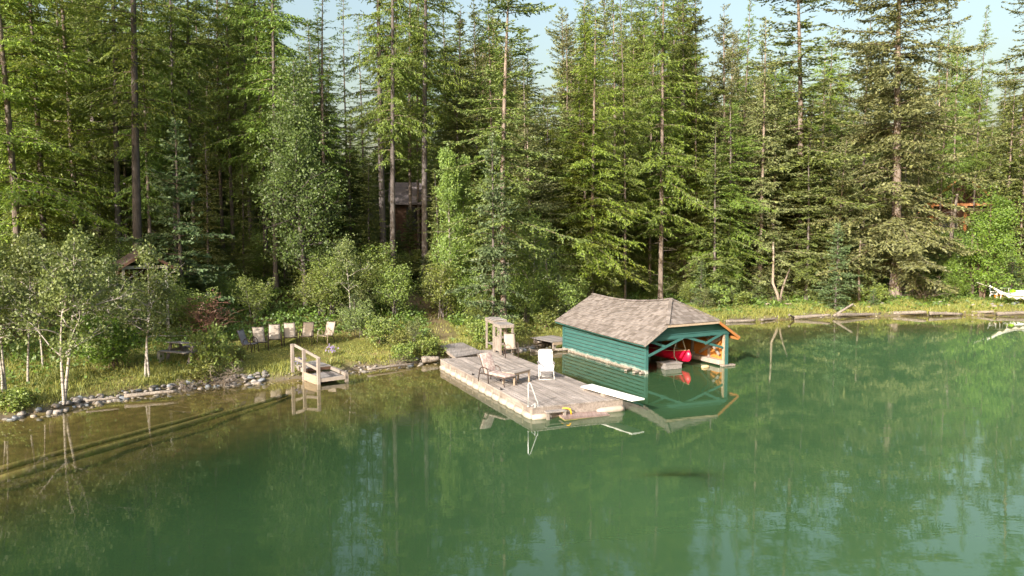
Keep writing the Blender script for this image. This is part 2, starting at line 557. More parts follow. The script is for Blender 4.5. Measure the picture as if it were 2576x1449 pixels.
M['oldlog'] = mat_wood('old_shore_log', (0.10, 0.085, 0.075), (0.27, 0.24, 0.21), grain=(9, 9, 9), isl=0.25)

# ------------------------------------------------------------------ ground and water
def grid_lines(a, b, fine_a, fine_b, fs, cs):
    left = np.arange(fine_a, a, -1.0)
    pts = list(np.arange(fine_a, fine_b, fs))
    x, st = fine_a, fs
    lo = []
    while x > a:
        st = min(st * 1.25, cs); x -= st; lo.append(x)
    x, st = fine_b, fs
    hi = [fine_b]
    while x < b:
        st = min(st * 1.25, cs); x += st; hi.append(x)
    return np.array(lo[::-1] + pts + hi)
PATH = [PG(1120, 850), PG(1095, 800), PG(1065, 755), PG(1045, 720), PG(1020, 690)]
def path_w(x, y):
    b = np.full(np.shape(x), 1e9)
    for a, c in zip(PATH[:-1], PATH[1:]):
        d = np.array([c.x - a.x, c.y - a.y])
        t = np.clip(((x - a.x) * d[0] + (y - a.y) * d[1]) / (d @ d), 0, 1)
        b = np.minimum(b, np.hypot(x - a.x - t * d[0], y - a.y - t * d[1]))
    return b
def build_ground():
    xs = grid_lines(-300, 250, -24, 46, 0.42, 12)
    ys = grid_lines(-180, 400, 17, 72, 0.42, 12)
    X, Y = np.meshgrid(xs, ys)
    s = shore_s(X.ravel(), Y.ravel())
    z = terrain(X.ravel(), Y.ravel())
    v = np.stack([X.ravel(), Y.ravel(), z], 1)
    nx, ny = len(xs), len(ys)
    i = np.arange(nx * ny).reshape(ny, nx)
    q = np.stack([i[:-1, :-1], i[:-1, 1:], i[1:, 1:], i[1:, :-1]], -1).reshape(-1, 4)
    t = NT('lake_shore_ground')
    co = t.coord()
    sd = t.attr('inland')
    pw = t.attr('trodden')
    n1 = t.noise(co, 0.55, 4, 0.6); n2 = t.noise(co, 5, 4, 0.65); n3 = t.noise(co, 22, 3, 0.6)
    grass = t.mix(n2, (0.085, 0.115, 0.022), (0.20, 0.175, 0.055))
    grass = t.mix(t.ramp(n1, [(0.5, (0, 0, 0)), (0.7, (1, 1, 1))]), grass, (0.24, 0.185, 0.085))
    duff = t.mix(n2, (0.045, 0.036, 0.022), (0.085, 0.075, 0.03))
    c = t.mix(t.ramp(t.math('ADD', sd, mapr(t, n1, -3, 3)), [(0.0, (0, 0, 0)), (1.0, (1, 1, 1))]), grass, duff)
    forest = t.math('MULTIPLY_ADD', t.math('ADD', sd, mapr(t, n1, -3, 3)), 0.22, -1.35, clamp=True)
    c = t.mix(forest, grass, duff)
    soil = t.mix(n3, (0.13, 0.09, 0.06), (0.26, 0.20, 0.13))
    c = t.mix(t.math('MULTIPLY', pw, mapr(t, n2, 0.45, 1.0)), c, soil)
    edge = t.math('SUBTRACT', 1.0, t.math('MULTIPLY', t.math('ADD', sd, mapr(t, n2, -0.35, 0.35)), 1.6), clamp=True)
    c = t.mix(edge, c, t.mix(n3, (0.06, 0.05, 0.04), (0.22, 0.18, 0.14)))
    # lake bed
    v2 = t.n('TexVoronoi'); v2.inputs['Scale'].default_value = 2.6
    t.put(v2.inputs['Vector'], t.mapping(co, (1, 1, 0.3)))
    bed = t.mix(v2.outputs['Distance'], (0.25, 0.20, 0.088), (0.085, 0.068, 0.03))
    bed = t.mix(t.math('MULTIPLY', n1, 0.6), bed, (0.12, 0.096, 0.036))
    bed = t.mix(t.attr('weed'), bed, (0.012, 0.016, 0.008))
    c = t.mix(t.math('GREATER_THAN', 0.0, sd), c, bed)
    t.principled(c, 0.95, 0, t.bump(n2, 0.5, 0.05), 0.1)
    o = np_mesh('ground', v, q, t.m, smooth=True)
    me = o.data
    for nm, val in (('inland', s), ('trodden', np.clip(1.35 - path_w(X.ravel(), Y.ravel()) / 0.8, 0, 1) * (s > 1.5)),
                    ('weed', np.clip(sum(np.exp(-(((X.ravel() - w.x) / rx) ** 2 + ((Y.ravel() - w.y) / ry) ** 2)) for w, (rx, ry) in zip(WEED, ((1.7, 0.6), (0.9, 0.6), (1.2, 0.45)))) * 1.5, 0, 1))):
        a = me.attributes.new(nm, 'FLOAT', 'POINT')
        a.data.foreach_set('value', val.astype(np.float32))
    tag(o, 'sloping lakeside ground with lawn, bank and forest floor', 'ground', kind='structure')
    # water sheet
    xs = grid_lines(-120, 260, -24, 46, 0.5, 12); ys = grid_lines(-190, 100, 17, 62, 0.5, 12)
    X, Y = np.meshgrid(xs, ys)
    dep = -terrain(X.ravel(), Y.ravel())
    v = np.stack([X.ravel(), Y.ravel(), np.zeros(X.size)], 1)
    nx, ny = len(xs), len(ys)
    i = np.arange(nx * ny).reshape(ny, nx)
    q = np.stack([i[:-1, :-1], i[:-1, 1:], i[1:, 1:], i[1:, :-1]], -1).reshape(-1, 4)
    keep = (dep[q].max(1) > -0.25)
    q = q[keep]
    t = NT('green_lake_water')
    co = t.coord()
    d = t.attr('depth')
    dn = t.math('MAXIMUM', t.math('ADD', d, mapr(t, t.noise(co, 0.8, 2), -0.06, 0.06)), 0.0)
    fac = t.math('SUBTRACT', 1.0, t.math('POWER', 2.718, t.math('MULTIPLY', dn, -WATER_K)))
    rip = t.math('ADD', t.noise(t.mapping(co, (1.0, 2.4, 1)), 1.6, 2, 0.5), t.math('MULTIPLY', t.noise(t.mapping(co, (1.0, 2.0, 1)), 0.25, 2, 0.5), 2.0))
    rip2 = t.noise(t.mapping(co, (1, 1.8, 1)), 7.0, 2, 0.5)
    rough_patch = t.ramp(t.noise(t.mapping(co, (1, 2, 1)), 0.09, 2, 0.5), [(0.42, (0.25, 0.25, 0.25)), (0.62, (1, 1, 1))])
    h = t.math('ADD', rip, t.math('MULTIPLY', t.math('MULTIPLY', rip2, 0.30), rough_patch))
    nrm = t.bump(h, 1.0, WATER_BUMP)
    body = t.n('BsdfDiffuse')
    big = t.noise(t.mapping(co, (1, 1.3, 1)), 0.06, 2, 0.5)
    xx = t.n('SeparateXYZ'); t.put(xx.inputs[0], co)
    body_tone = t.math('ADD', t.math('MULTIPLY_ADD', xx.outputs[0], 0.022, 0.30), mapr(t, big, -0.25, 0.25), clamp=True)  # body colour: darker towards the left, paler green towards the right
    t.put(body.inputs[0], t.mix(body_tone, WATER_A, WATER_B))
    tr = t.n('BsdfTransparent'); tr.inputs[0].default_value = (0.95, 0.93, 0.80, 1)
    m1 = t.n('MixShader'); t.put(m1.inputs[0], fac)
    t.t.links.new(tr.outputs[0], m1.inputs[1]); t.t.links.new(body.outputs[0], m1.inputs[2])
    gl = t.n('BsdfGlossy'); gl.inputs['Roughness'].default_value = 0.018
    gl.inputs[0].default_value = (1, 1, 1, 1)
    t.put(gl.inputs['Normal'], nrm)
    dp = t.n('VectorMath'); dp.operation = 'DOT_PRODUCT'      # Schlick reflectance, the same from both sides
    geo = t.n('NewGeometry')
    t.put(dp.inputs[0], geo.outputs['Incoming']); t.put(dp.inputs[1], nrm)
    one_m = t.math('SUBTRACT', 1.0, t.math('ABSOLUTE', dp.outputs['Value']), clamp=True)
    fre = t.math('MULTIPLY_ADD', t.math('POWER', one_m, 5.0), 0.98, 0.02)
    m2 = t.n('MixShader'); t.put(m2.inputs[0], fre)
    t.t.links.new(m1.outputs[0], m2.inputs[1]); t.t.links.new(gl.outputs[0], m2.inputs[2])
    t.t.links.new(m2.outputs[0], t.out.inputs[0])
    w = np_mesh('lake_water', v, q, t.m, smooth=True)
    a = w.data.attributes.new('depth', 'FLOAT', 'POINT')
    a.data.foreach_set('value', dep.astype(np.float32))
    tag(w, 'calm green lake water mirroring the forest', 'water', kind='structure')
WATER_K, WATER_BUMP = 0.95, 0.0010
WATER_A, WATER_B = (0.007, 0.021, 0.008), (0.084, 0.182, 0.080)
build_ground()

# ------------------------------------------------------------------ boathouse
BF = Vector((5.98, 34.08, 0.0)); BW = Vector((0.9036, 0.4284, 0)); BL = Vector((-0.4284, 0.9036, 0))
BWID, BLEN = 4.42, 7.55
bh_rz = math.atan2(BW.y, BW.x)
def BHP(w, l, z=0.0):
    return BF + BW * w + BL * l + Vector((0, 0, z))
def build_boathouse():
    root = thing('boathouse', 'teal boathouse with sagging cedar shingle roof standing over the water', 'boathouse', BF, bh_rz)
    # local frame: x across the front, y along the length
    HW = 1.42
    def siding(mb, x, y0, y1, nrow, z0, z1, thick, top0=None, top1=None):
        for k in range(nrow):
            a = z0 + (z1 - z0) * k / nrow
            b = z0 + (z1 - z0) * (k + 1) / nrow - 0.034
            o = thick
            vs = [(x, y0, a), (x, y1, a), (x - o, y0, a), (x - o, y1, a), (x - o * 0.35, y0, b), (x - o * 0.35, y1, b), (x, y0, b), (x, y1, b)]
            mb.add(vs, [(0, 1, 3, 2), (2, 3, 5, 4), (4, 5, 7, 6), (0, 2, 4, 6), (1, 7, 5, 3), (0, 6, 7, 1)])
    lw = MB()
    siding(lw, 0, 0.13, BLEN - 0.1, 8, 0.09, HW + 0.10, 0.045)
    lw.build('side_wall', M['teal'], root)['label'] = 'long teal lap siding wall facing the dock'
    cp = MB()
    cp.box((-0.02, 0.055, 0.68), (0.13, 0.14, 1.36)); cp.build('corner_post', M['teal'], root)
    cp = MB(); cp.box((-0.01, BLEN - 0.03, 0.74), (0.11, 0.13, 1.36)); cp.build('corner_post', M['teal'], root)
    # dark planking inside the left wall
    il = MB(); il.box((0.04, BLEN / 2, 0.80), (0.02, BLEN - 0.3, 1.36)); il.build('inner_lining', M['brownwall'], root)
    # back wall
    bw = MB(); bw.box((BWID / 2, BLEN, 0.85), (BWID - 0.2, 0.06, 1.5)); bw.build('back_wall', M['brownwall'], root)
    # right wall: raw boards inside, studs, braces, pale sill
    rw = MB(); rw.box((BWID + 0.03, BLEN / 2 + 0.1, 0.90), (0.03, BLEN - 0.15, 1.34)); rw.build('inner_wall', M['cedar'], root)
    rs = MB(); rs.box((BWID + 0.065, BLEN / 2 + 0.1, 0.80), (0.03, BLEN - 0.1, 1.6)); rs.build('outer_wall', M['teal'], root)
    for y in (1.15, 2.4, 3.7, 5.0, 6.3):
        s_ = MB(); s_.box((BWID - 0.04, y, 0.90), (0.10, 0.10, 1.36)); s_.build('stud', M['post'], root)
    for (y0, z0, y1, z1) in ((0.25, 1.30, 1.75, 0.42), (0.30, 0.50, 1.5, 1.45)):
        b = MB(); b.beam((BWID - 0.13, y0, z0), (BWID - 0.13, y1, z1), 0.05, 0.12); b.build('wall_brace', M['post'], root)
    sl = MB(); sl.box((BWID - 0.12, 1.15, 0.17), (0.42, 2.1, 0.22)); sl.build('sill', M['float'], root, bevel=0.03)
    sl = MB(); sl.box((BWID - 0.03, 4.5, 0.22), (0.09, 4.5, 0.28)); sl.build('sill', M['palewood'], root)
    fp = MB(); fp.box((BWID + 0.02, 0.04, 0.75), (0.17, 0.15, 1.5)); fp.build('front_post', M['tealtrim'], root)
    fp = MB(); fp.box((BWID - 0.105, 0.05, 0.75), (0.06, 0.12, 1.5)); fp.build('post_face', M['pinewood'], root)
    ft = MB(); ft.box((BWID + 0.1, -0.02, 0.05), (0.75, 0.2, 0.07)); ft.build('footing', M['driftwood'], root)
    for (x, y, a) in ((-0.30, 1.05, 0.5), (-0.24, 0.42, 0.35), (-0.08, 0.12, 0.2)):
        ft = MB(); ft.box((x, y, 0.045), (0.50, 0.13, 0.06), 0, Matrix.Rotation(a, 3, 'Z')); ft.build('footing', M['driftwood'], root)
    for y in (1.3, 3.2, 5.1, 6.9):
        ft = MB(); ft.box((0.0, y, 0.02), (0.16, 0.16, 0.14)); ft.build('footing', M['driftwood'], root)
    sl = MB(); sl.box((0.03, BLEN / 2, 0.03), (0.09, BLEN - 0.3, 0.10)); sl.build('sill', M['driftwood'], root)
    # front beam and gable boarding
    be = MB(); be.poly([(-0.10, -0.055, 1.47), (BWID + 0.14, -0.055, 1.53), (BWID + 0.02, -0.055, 1.71), (0.15, -0.055, 1.65)], (0, 0.11, 0))
    be.build('front_beam', M['tealtrim'], root)
    ga = MB(); ga.poly([(-0.2, -0.005, 1.40), (BWID + 0.2, -0.005, 1.50), (3.72, -0.005, 2.18), (0.70, -0.005, 2.14)], (0, 0.04, 0))
    ga.build('gable_board', M['tealtrim'], root)
    sh = MB(); sh.beam((0.25, -0.075, 1.665), (BWID - 0.05, -0.075, 1.725), 0.03, 0.03); sh.build('gable_ledge', M['tealtrim'], root)
    # crossed front braces
    for (x0, z0, x1, z1, yy) in ((0.04, 0.80, 1.95, 1.52, -0.03), (0.10, 1.44, 1.05, 1.13, 0.04), (2.15, 1.50, 4.35, 0.86, 0.04), (3.15, 1.14, 4.15, 1.56, -0.03)):
        b = MB(); b.beam((x0, yy, z0), (x1, yy, z1), 0.045, 0.11); b.build('front_brace', M['tealtrim'], root)
    # tie beam deeper inside
    tb = MB(); tb.beam((0, 3.4, 1.42), (BWID, 3.4, 1.46), 0.12, 0.14); tb.build('tie_beam', M['brownwall'], root)
    # ---- roof
    RX = 2.2
    def sag(l, t):
        k = (l + 0.42) / 8.6
        return -0.20 * math.sin(math.pi * min(max((l - 1.2) / 7.2, 0), 1)) * t - 0.03 * math.sin(math.pi * min(max(k, 0), 1))
    def eave_z(l): return 1.36 + 0.022 * max(l, 0)
    def ridge_z(l): return 3.13 - 0.045 * max(l - 1.29, 0)
    def left(l, t):
        l_ = l
        x = -0.46 + (RX + 0.46) * t
        z = eave_z(l_) + (ridge_z(l_) - eave_z(l_)) * t + sag(l_, t)
        return Vector((x, l_, z))
    def right(l, t):
        p = left(l, t)
        x = 4.86 - (4.86 - RX) * t
        return Vector((x, l, p.z + 0.05 * (1 - t)))
    TH = 0.455                                     # where the small front hip starts
    def lim(t):
        return -0.42 if t < TH else -0.42 + (1.29 + 0.42) * (t - TH) / (1 - TH)
    def lback(t):
        return 7.75 + 0.55 * t
    def shingles(mb, fun, rows, flip):
        for r in range(rows):
            t0, t1 = r / rows, min((r + 1.35) / rows, 1.0)
            l = lim((t0 + t1) / 2) - rnd.random() * 0.15
            while l < lback(t0):
                w = rnd.uniform(0.12, 0.24)
                a, b = l, l + w - 0.006
                l += w
                tb_ = t0 - rnd.uniform(0, 0.008)
                c = []
                for (ll, tt, up) in ((a, tb_, 0.038), (b, tb_, 0.038), (b, t1, 0.008), (a, t1, 0.008)):
                    ll = min(max(ll, lim(max(tt, 0))), lback(max(tt, 0)))
                    p = fun(ll, max(tt, -0.01))
                    c.append(p + Vector((0, 0, up + rnd.uniform(-0.003, 0.004))))
                if (c[0] - c[1]).length < 0.02 and (c[2] - c[3]).length < 0.02:
                    continue
                dn = Vector((0, 0, -0.024))
                vs = c + [c[0] + dn, c[1] + dn]
                mb.add(vs, [(0, 1, 2, 3), (4, 5, 1, 0), (4, 0, 3), (5, 2, 1)])
    sg = MB()
    shingles(sg, left, 16, False)
    rl = sg.build('roof_slope', M['shingle'], root)
    rl['label'] = 'long shingled roof slope facing the dock'
    sg = MB(); shingles(sg, right, 16, True); sg.build('roof_slope', M['shingle'], root)
    # front hip
    A, B_, C = left(-0.42, TH), right(-0.42, TH), left(1.29, 1.0)
    B_.z = A.z + 0.03
    sg = MB()
    rows = 9
    for r in range(rows):
        t0, t1 = r / rows, min((r + 1.35) / rows, 1.0)
        p0, q0, p1, q1 = A.lerp(C, t0), B_.lerp(C, t0), A.lerp(C, t1), B_.lerp(C, t1)
        W0 = (q0 - p0).length
        l = -rnd.random() * 0.1
        while l < W0:
            w = rnd.uniform(0.12, 0.24)
            a, b = max(l, 0) / W0, min(l + w - 0.006, W0) / W0
            l += w
            if b - a < 0.01: continue
            def on1(f):
                W1 = (q1 - p1).length
                off = (W0 - W1) / 2
                return p1.lerp(q1, min(max((f * W0 - off) / max(W1, 0.01), 0), 1))
            c = [p0.lerp(q0, a) + Vector((0, 0, 0.038)), p0.lerp(q0, b) + Vector((0, 0, 0.038)), on1(b) + Vector((0, 0, 0.008)), on1(a) + Vector((0, 0, 0.008))]
            dn = Vector((0, 0, -0.024))
            sg.add(c + [c[0] + dn, c[1] + dn], [(0, 1, 2, 3), (4, 5, 1, 0), (4, 0, 3), (5, 2, 1)])
    sg.build('front_hip', M['shingle'], root)
    # caps over the hips and ridge
    for (p, q) in ((A, C), (B_, C)):
        cpb = MB()
        n = 14
        for i in range(n):
            a, b = p.lerp(q, i / n), p.lerp(q, (i + 1.15) / n)
            a = a + Vector((0, 0, 0.075)); b = b + Vector((0, 0, 0.06))
            cpb.beam(a, b, 0.17, 0.02)
        cpb.build('hip_cap', M['shingle'], root)
    rc = MB()
    n = 36
    for i in range(n):
        l0, l1 = 1.29 + 7.0 * i / n, 1.29 + 7.0 * (i + 1.15) / n
        for sx in (-1, 1):
            a, b = left(l0, 1.0), left(min(l1, 8.3), 1.0)
            off = Vector((sx * 0.05, 0, 0.045))
            rc.beam(a + off, b + off - Vector((0, 0, 0.012)), 0.11, 0.02, 0, (sx * 0.55, 0, 1))
    rc.build('ridge_cap', M['shingle'], root)
    # roof deck under the shingles (one solid underside)
    ud = MB()
    NL, NTT = 14, 6
    for fun in (left, right):
        vs, fs = [], []
        for i in range(NL + 1):
            for j in range(NTT + 1):
                t = j / NTT
                l = lim(t) + 0.01 + (lback(t) - 0.01 - lim(t)) * i / NL
                vs.append(fun(l, t) - Vector((0, 0, 0.012)))
        for i in range(NL):
            for j in range(NTT):
                a = i * (NTT + 1) + j
                fs.append((a, a + NTT + 1, a + NTT + 2, a + 1))
        ud.add(vs, fs)
    dz = Vector((0, 0, 0.012))
    ud.add([A - dz, B_ - dz, C - dz], [(0, 1, 2)])
    ud.build('roof_deck', M['brownwall'], root)
    # fascia boards
    def fas(p, q, h=0.10, mat='orangewood', drop=0.05, name='fascia'):
        b = MB(); d = Vector((0, 0, -drop)); b.beam(p + d, q + d, 0.035, h); b.build(name, M[mat], root)
    fas(left(-0.41, 0.0), A, 0.09, 'fascia', 0.045)
    fas(A, B_, 0.09, 'pinewood', 0.05)
    fas(B_, right(-0.41, 0.0), 0.11, 'orangewood', 0.055)
    p0, p1 = left(-0.40, 0.0), left(7.74, 0.0)
    fas(p0 + Vector((0.06, 0, 0)), p1 + Vector((0.06, 0, 0)), 0.07, 'tealtrim', 0.055, 'eave_board')
    p0, p1 = right(-0.40, 0.0), right(7.74, 0.0)
    fas(p0 - Vector((0.06, 0, 0)), p1 - Vector((0.06, 0, 0)), 0.12, 'orangewood', 0.075, 'eave_board')
    # soffit board of the left eave
    so = MB()
    so.add([(-0.40, 0.0, 1.30), (-0.40, 7.6, 1.28 + 0.022 * 7.6), (0.0, 7.6, 1.50 + 0.022 * 7.6), (0.0, 0.0, 1.50)], [(0, 1, 2, 3)])
    so.build('soffit', M['tealtrim'], root)
    # back gable
    gb = MB(); gb.poly([(-0.1, BLEN + 0.03, 1.5), (4.5, BLEN + 0.03, 1.5), (RX, BLEN + 0.03, 2.74)], (0, 0.05, 0)); gb.build('back_gable', M['tealtrim'], root)
    return root
build_boathouse()

def build_canoe(name, label, base, L, mat, rz, rope):
    root = thing(name, label, 'canoe', base, rz)
    n, mrows = 22, 7
    vs, fs = [], []
    for i in range(n + 1):
        u = i / n
        k = math.sin(math.pi * u) ** 0.9 if 0 < u < 1 else 0.0
        half = 0.43 * k + 0.012
        e = abs(2 * u - 1)
        sheer = 0.40 + 0.20 * e ** 3
        keel = 0.05 * e ** 6
        prof = u * L + (0.0)
        for j in range(mrows * 2 + 1):
            a = (j / (mrows * 2)) * 2 - 1
            x = half * math.copysign(min(abs(a) * 1.55, 1.0) ** 0.8, a)
            z = keel + (sheer - keel) * max(0.0, (abs(a) - 0.35) / 0.65) ** 1.25
            yy = prof
            if e > 0.93:                                 # rounded stem
                yy += (-(1 if u < 0.5 else -1)) * 0.16 * math.sin(math.pi * (z - keel) / max(sheer - keel, .01)) * (e - 0.93) / 0.07
            vs.append((x, yy, z))
    m2 = mrows * 2 + 1
    for i in range(n):
        for j in range(m2 - 1):
            a = i * m2 + j
            fs.append((a, a + 1, a + m2 + 1, a + m2))
    h = MB(); h.add(vs, fs)
    o = h.build('hull', M[mat], root, smooth=True)
    s = o.modifiers.new('skin', 'SOLIDIFY'); s.thickness = 0.012
    for sd in (-1, 1):
        pts = [(vs[i * m2 + (0 if sd < 0 else m2 - 1)][0], vs[i * m2][1], vs[i * m2][2] + 0.01) for i in range(n + 1)]
        g = MB(); g.tube(pts, 0.018, 5); g.build('gunwale', M['gunwale'], root)
    for u in (0.25, 0.5, 0.72):
        i = int(u * n)
        g = MB(); g.beam((vs[i * m2][0], u * L, vs[i * m2][2] - 0.03), (-vs[i * m2][0], u * L, vs[i * m2][2] - 0.03), 0.05, 0.02); g.build('thwart', M['gunwale'], root)
    return root
cz = 0.20
build_canoe('canoe', 'red canoe hanging in rope slings inside the boathouse', BHP(2.72, 0.55, cz), 4.9, 'red', bh_rz, True)
build_canoe('canoe', 'dark green canoe beside the left wall inside the boathouse', BHP(0.80, 1.05, 0.12), 4.7, 'greenhull', bh_rz, False)
for (l, lab) in ((1.25, 'pale webbing sling under the bow of the red canoe'), (4.3, 'pale webbing sling under the far end of the red canoe')):
    r = thing('canoe_sling', lab, 'sling', BHP(2.72, l, cz), bh_rz, 'canoe slings in the boathouse')
    w = 0.30 if l < 2 else 0.40
    pts = [(0.0, 0, 1.28), (-w * 0.62, 0, 0.92), (-w - 0.03, 0, 0.55), (-w, 0, 0.22), (-w * 0.5, 0, 0.0), (0, 0, -0.035), (w * 0.5, 0, 0.0), (w, 0, 0.22), (w + 0.03, 0, 0.55), (w * 0.6, 0, 0.92), (0.0, 0, 1.28)]
    b = MB(); b.tube(pts, 0.026, 6); b.build('strap', M['rope'], r, smooth=True)
    b = MB(); b.tube([(0, 0, 1.28), (0.02, 0, 1.55)], 0.012, 5); b.build('hanger', M['rope'], r)
fl = thing('float_block', 'grey weathered float of planks under the red canoe', 'float', BHP(1.75, 0.75, 0), bh_rz)
b = MB()
for k in range(4): b.box((-0.36 + 0.24 * k, 0, 0.26), (0.23, 0.75, 0.04))
b.build('deck_board', M['landing'], fl)
b = MB(); b.box((0, 0, 0.12), (0.90, 0.68, 0.22)); b.build('float_body', M['landing'], fl)
bu = thing('mooring_buoy', 'small pale oval buoy floating in the boathouse entrance', 'buoy', BHP(3.35, 0.15, 0.03), bh_rz)
b = MB()
b.tube([(-0.22, 0, 0), (-0.19, 0, 0), (-0.1, 0, 0), (0, 0, 0), (0.1, 0, 0), (0.19, 0, 0), (0.22, 0, 0)], [0.02, 0.065, 0.09, 0.095, 0.09, 0.065, 0.02], 10)
b.build('body', M['gunwale'], bu, smooth=True)
b = MB(); b.tube([(0.22, 0, 0), (0.3, 0, -0.03)], 0.012, 5); b.build('line', M['rope'], bu)
# submerged planks at the boathouse mouth and by the dock
k = 0
for (w, l, a, L, lab) in ((0.9, -0.35, 0.1, 1.5, 'left of the canoe'), (1.9, -0.25, -0.35, 1.3, 'in front of the canoe bow'), (2.9, -0.5, 0.25, 1.8, 'before the buoy'), (1.4, -0.75, 0.05, 2.6, 'outermost in the boathouse mouth')):
    p = BHP(w, l, -0.10)
    t_ = MB(); t_.box((0, 0, 0), (L, 0.15, 0.05))
    o = t_.build('sunken_plank', M['sunkplank']); o.location = p; o.rotation_euler = (0.03, 0.02, bh_rz + a)
    tag(o, 'yellowish sunken plank ' + lab, 'plank', 'sunken planks at the boathouse mouth')

# ------------------------------------------------------------------ dock
DF = Vector((0.67, 25.87, 0)); DLd = Vector((-0.382, 0.924, 0)); DWd = Vector((0.924, 0.382, 0))
DWID, DLEN, DZ = 3.55, 10.45, 0.42
d_rz = math.atan2(DWd.y, DWd.x)
def DK(w, l, z=DZ): return DF + DWd * w + DLd * l + Vector((0, 0, z))
def dockxy(p):
    v = p - DF
    return v.dot(DWd), v.dot(DLd)
def build_dock():
    root = thing('floating_dock', 'weathered floating dock of long grey boards reaching into the lake', 'dock', DF, d_rz)
    d = MB()
    nb = 25
    bw = DWID / nb
    for i in range(nb):
        y = 0.0
        cuts = [0.0] + sorted(rnd.uniform(1.5, DLEN - 1) for _ in range(2)) + [DLEN]
        for a, b in zip(cuts[:-1], cuts[1:]):
            d.box((bw * (i + 0.5), (a + b) / 2, DZ - 0.02 + rnd.uniform(-0.004, 0.004)), (bw - 0.019, b - a - 0.006, 0.04))
    d.build('deck', M['deck'], root)
    # extension on the right at the back, where the stand stands
    d = MB()
    for i in range(12):
        d.box((2.05 + (i + 0.5) * 0.13, DLEN + 0.02 + 0.85, DZ - 0.022 + rnd.uniform(-.003, .003)), (0.118, 1.68, 0.04))
    d.build('deck_extension', M['deck'], root)
    d = MB(); d.box((2.83, DLEN + 0.87, DZ - 0.16), (1.50, 1.6, 0.22)); d.build('extension_frame', M['fascia'], root)
    # frame and fascias
    f = MB(); f.box((0.045, DLEN / 2, 0.275), (0.05, DLEN - 0.02, 0.23)); f.build('side_fascia', M['fascia'], root)
    f = MB(); f.box((DWID - 0.045, DLEN / 2, 0.24), (0.05, DLEN - 0.02, 0.30)); f.build('side_fascia', M['fascia'], root)
    f = MB(); f.box((DWID / 2, 0.045, 0.19), (DWID - 0.15, 0.05, 0.38)); f.build('front_fascia', M['fascia'], root)
    f = MB(); f.box((DWID / 2, DLEN - 0.045, 0.24), (DWID - 0.15, 0.05, 0.30)); f.build('back_fascia', M['fascia'], root)
    j = MB()
    for k in range(11):
        j.box((DWID / 2, 0.5 + k * 0.94, 0.30), (DWID - 0.16, 0.05, 0.16))
    j.build('joists', M['brownwall'], root)
    # pale float billets along the left side with lashing straps
    n = 14
    for k in range(n):
        y0 = 0.08 + (DLEN - 0.15) * k / n; y1 = 0.08 + (DLEN - 0.15) * (k + 1) / n
        f = MB()
        f.tube([(0.06, y0, 0.05), (0.05, y0 + 0.03, 0.05), (0.02, (y0 + y1) / 2, 0.05), (0.05, y1 - 0.03, 0.05), (0.06, y1, 0.05)], [0.085, 0.105, 0.125, 0.105, 0.085], 10)
        f.build('float_billet', M['float'], root, smooth=True)
        s_ = MB(); s_.box((0.005, y0, 0.175), (0.03, 0.045, 0.26)); s_.build('strap', M['float'], root)
    f = MB(); f.tube([(0.02, 0.06, 0.05), (0.5, 0.03, 0.05), (0.62, 0.05, 0.05)], [0.115, 0.12, 0.09], 10); f.build('float_billet', M['float'], root, smooth=True)
    f = MB(); f.tube([(2.5, 0.05, 0.05), (2.65, 0.0, 0.06), (3.40, -0.02, 0.075), (3.54, 0.0, 0.075)], [0.07, 0.11, 0.125, 0.12], 10); f.build('float_billet', M['float'], root, smooth=True)
    f = MB(); f.tube([(0.25, 0.25, -0.02), (0.25, DLEN - 0.2, -0.02)], 0.16, 8); f.build('float_log', M['sunklog'], root)
    f = MB(); f.tube([(DWID - 0.25, 0.25, -0.02), (DWID - 0.25, DLEN - 0.2, -0.02)], 0.16, 8); f.build('float_log', M['sunklog'], root)
    # black mooring cleats on the left edge
    for y in (3.05, 6.2):
        c = MB()
        c.tube([(0.10, y - 0.09, DZ + 0.055), (0.10, y - 0.04, DZ + 0.045), (0.10, y + 0.04, DZ + 0.045), (0.10, y + 0.09, DZ + 0.055)], 0.018, 6)
        c.box((0.10, y, DZ + 0.02), (0.06, 0.09, 0.04))
        c.build('cleat', M['black'], root)
    # low step hung on the front
    st = MB(); st.box((0.80, -0.17, 0.26), (0.74, 0.22, 0.05)); st.build('step_board', M['landing'], root)
    for x in (0.50, 1.12):
        s_ = MB(); s_.box((x, -0.22, 0.10), (0.10, 0.06, 0.28)); s_.build('step_post', M['post'], root)
    # submerged ladder steps
    for i in range(4):
        s_ = MB(); s_.box((0.95, -0.40 - 0.22 * i, -0.06 - 0.13 * i), (0.85, 0.12, 0.035)); s_.build('sunken_step', M['sunkplank'], root)
    return root
build_dock()

def build_rail():
    p = P(1329.0, 1023, DZ)
    w, l = dockxy(p)
    r = thing('ladder_rail', 'bent aluminium handrail at the front corner of the dock', 'handrail', DK(w, l), d_rz)
    q = P(1353, 1022, DZ)
    w2, l2 = dockxy(q)
    dx, dy = w2 - w, l2 - l
    t = MB()
    pts = [(0, 0, 0), (0.0, 0, 0.4), (0, 0, 0.74), (0.015, 0.005, 0.80), (0.05, 0.0, 0.815), (0.085, -0.01, 0.77),
           (dx * 0.85, dy * 0.9, 0.22), (dx * 0.99, dy, 0.14), (dx, dy, 0.0)]
    t.tube(pts, 0.021, 8); t.build('rail', M['alu'], r, smooth=True)
    t = MB(); t.tube([(dx * 0.55, dy * 0.6 - 0.12, -0.02), (dx * 0.55, dy * 0.6 - 0.12, 0.14)], 0.02, 8); t.tube([(dx * 0.55, dy * 0.6 - 0.12, 0.12), (dx * 0.3, dy * 0.3, 0.02)], 0.012, 6); t.build('bracket', M['alu'], r)
    for (x, y) in ((0, 0), (dx, dy)):
        t = MB(); t.tube([(x, y, 0.0), (x, y, 0.02)], 0.045, 8); t.build('foot_plate', M['alu'], r)
build_rail()

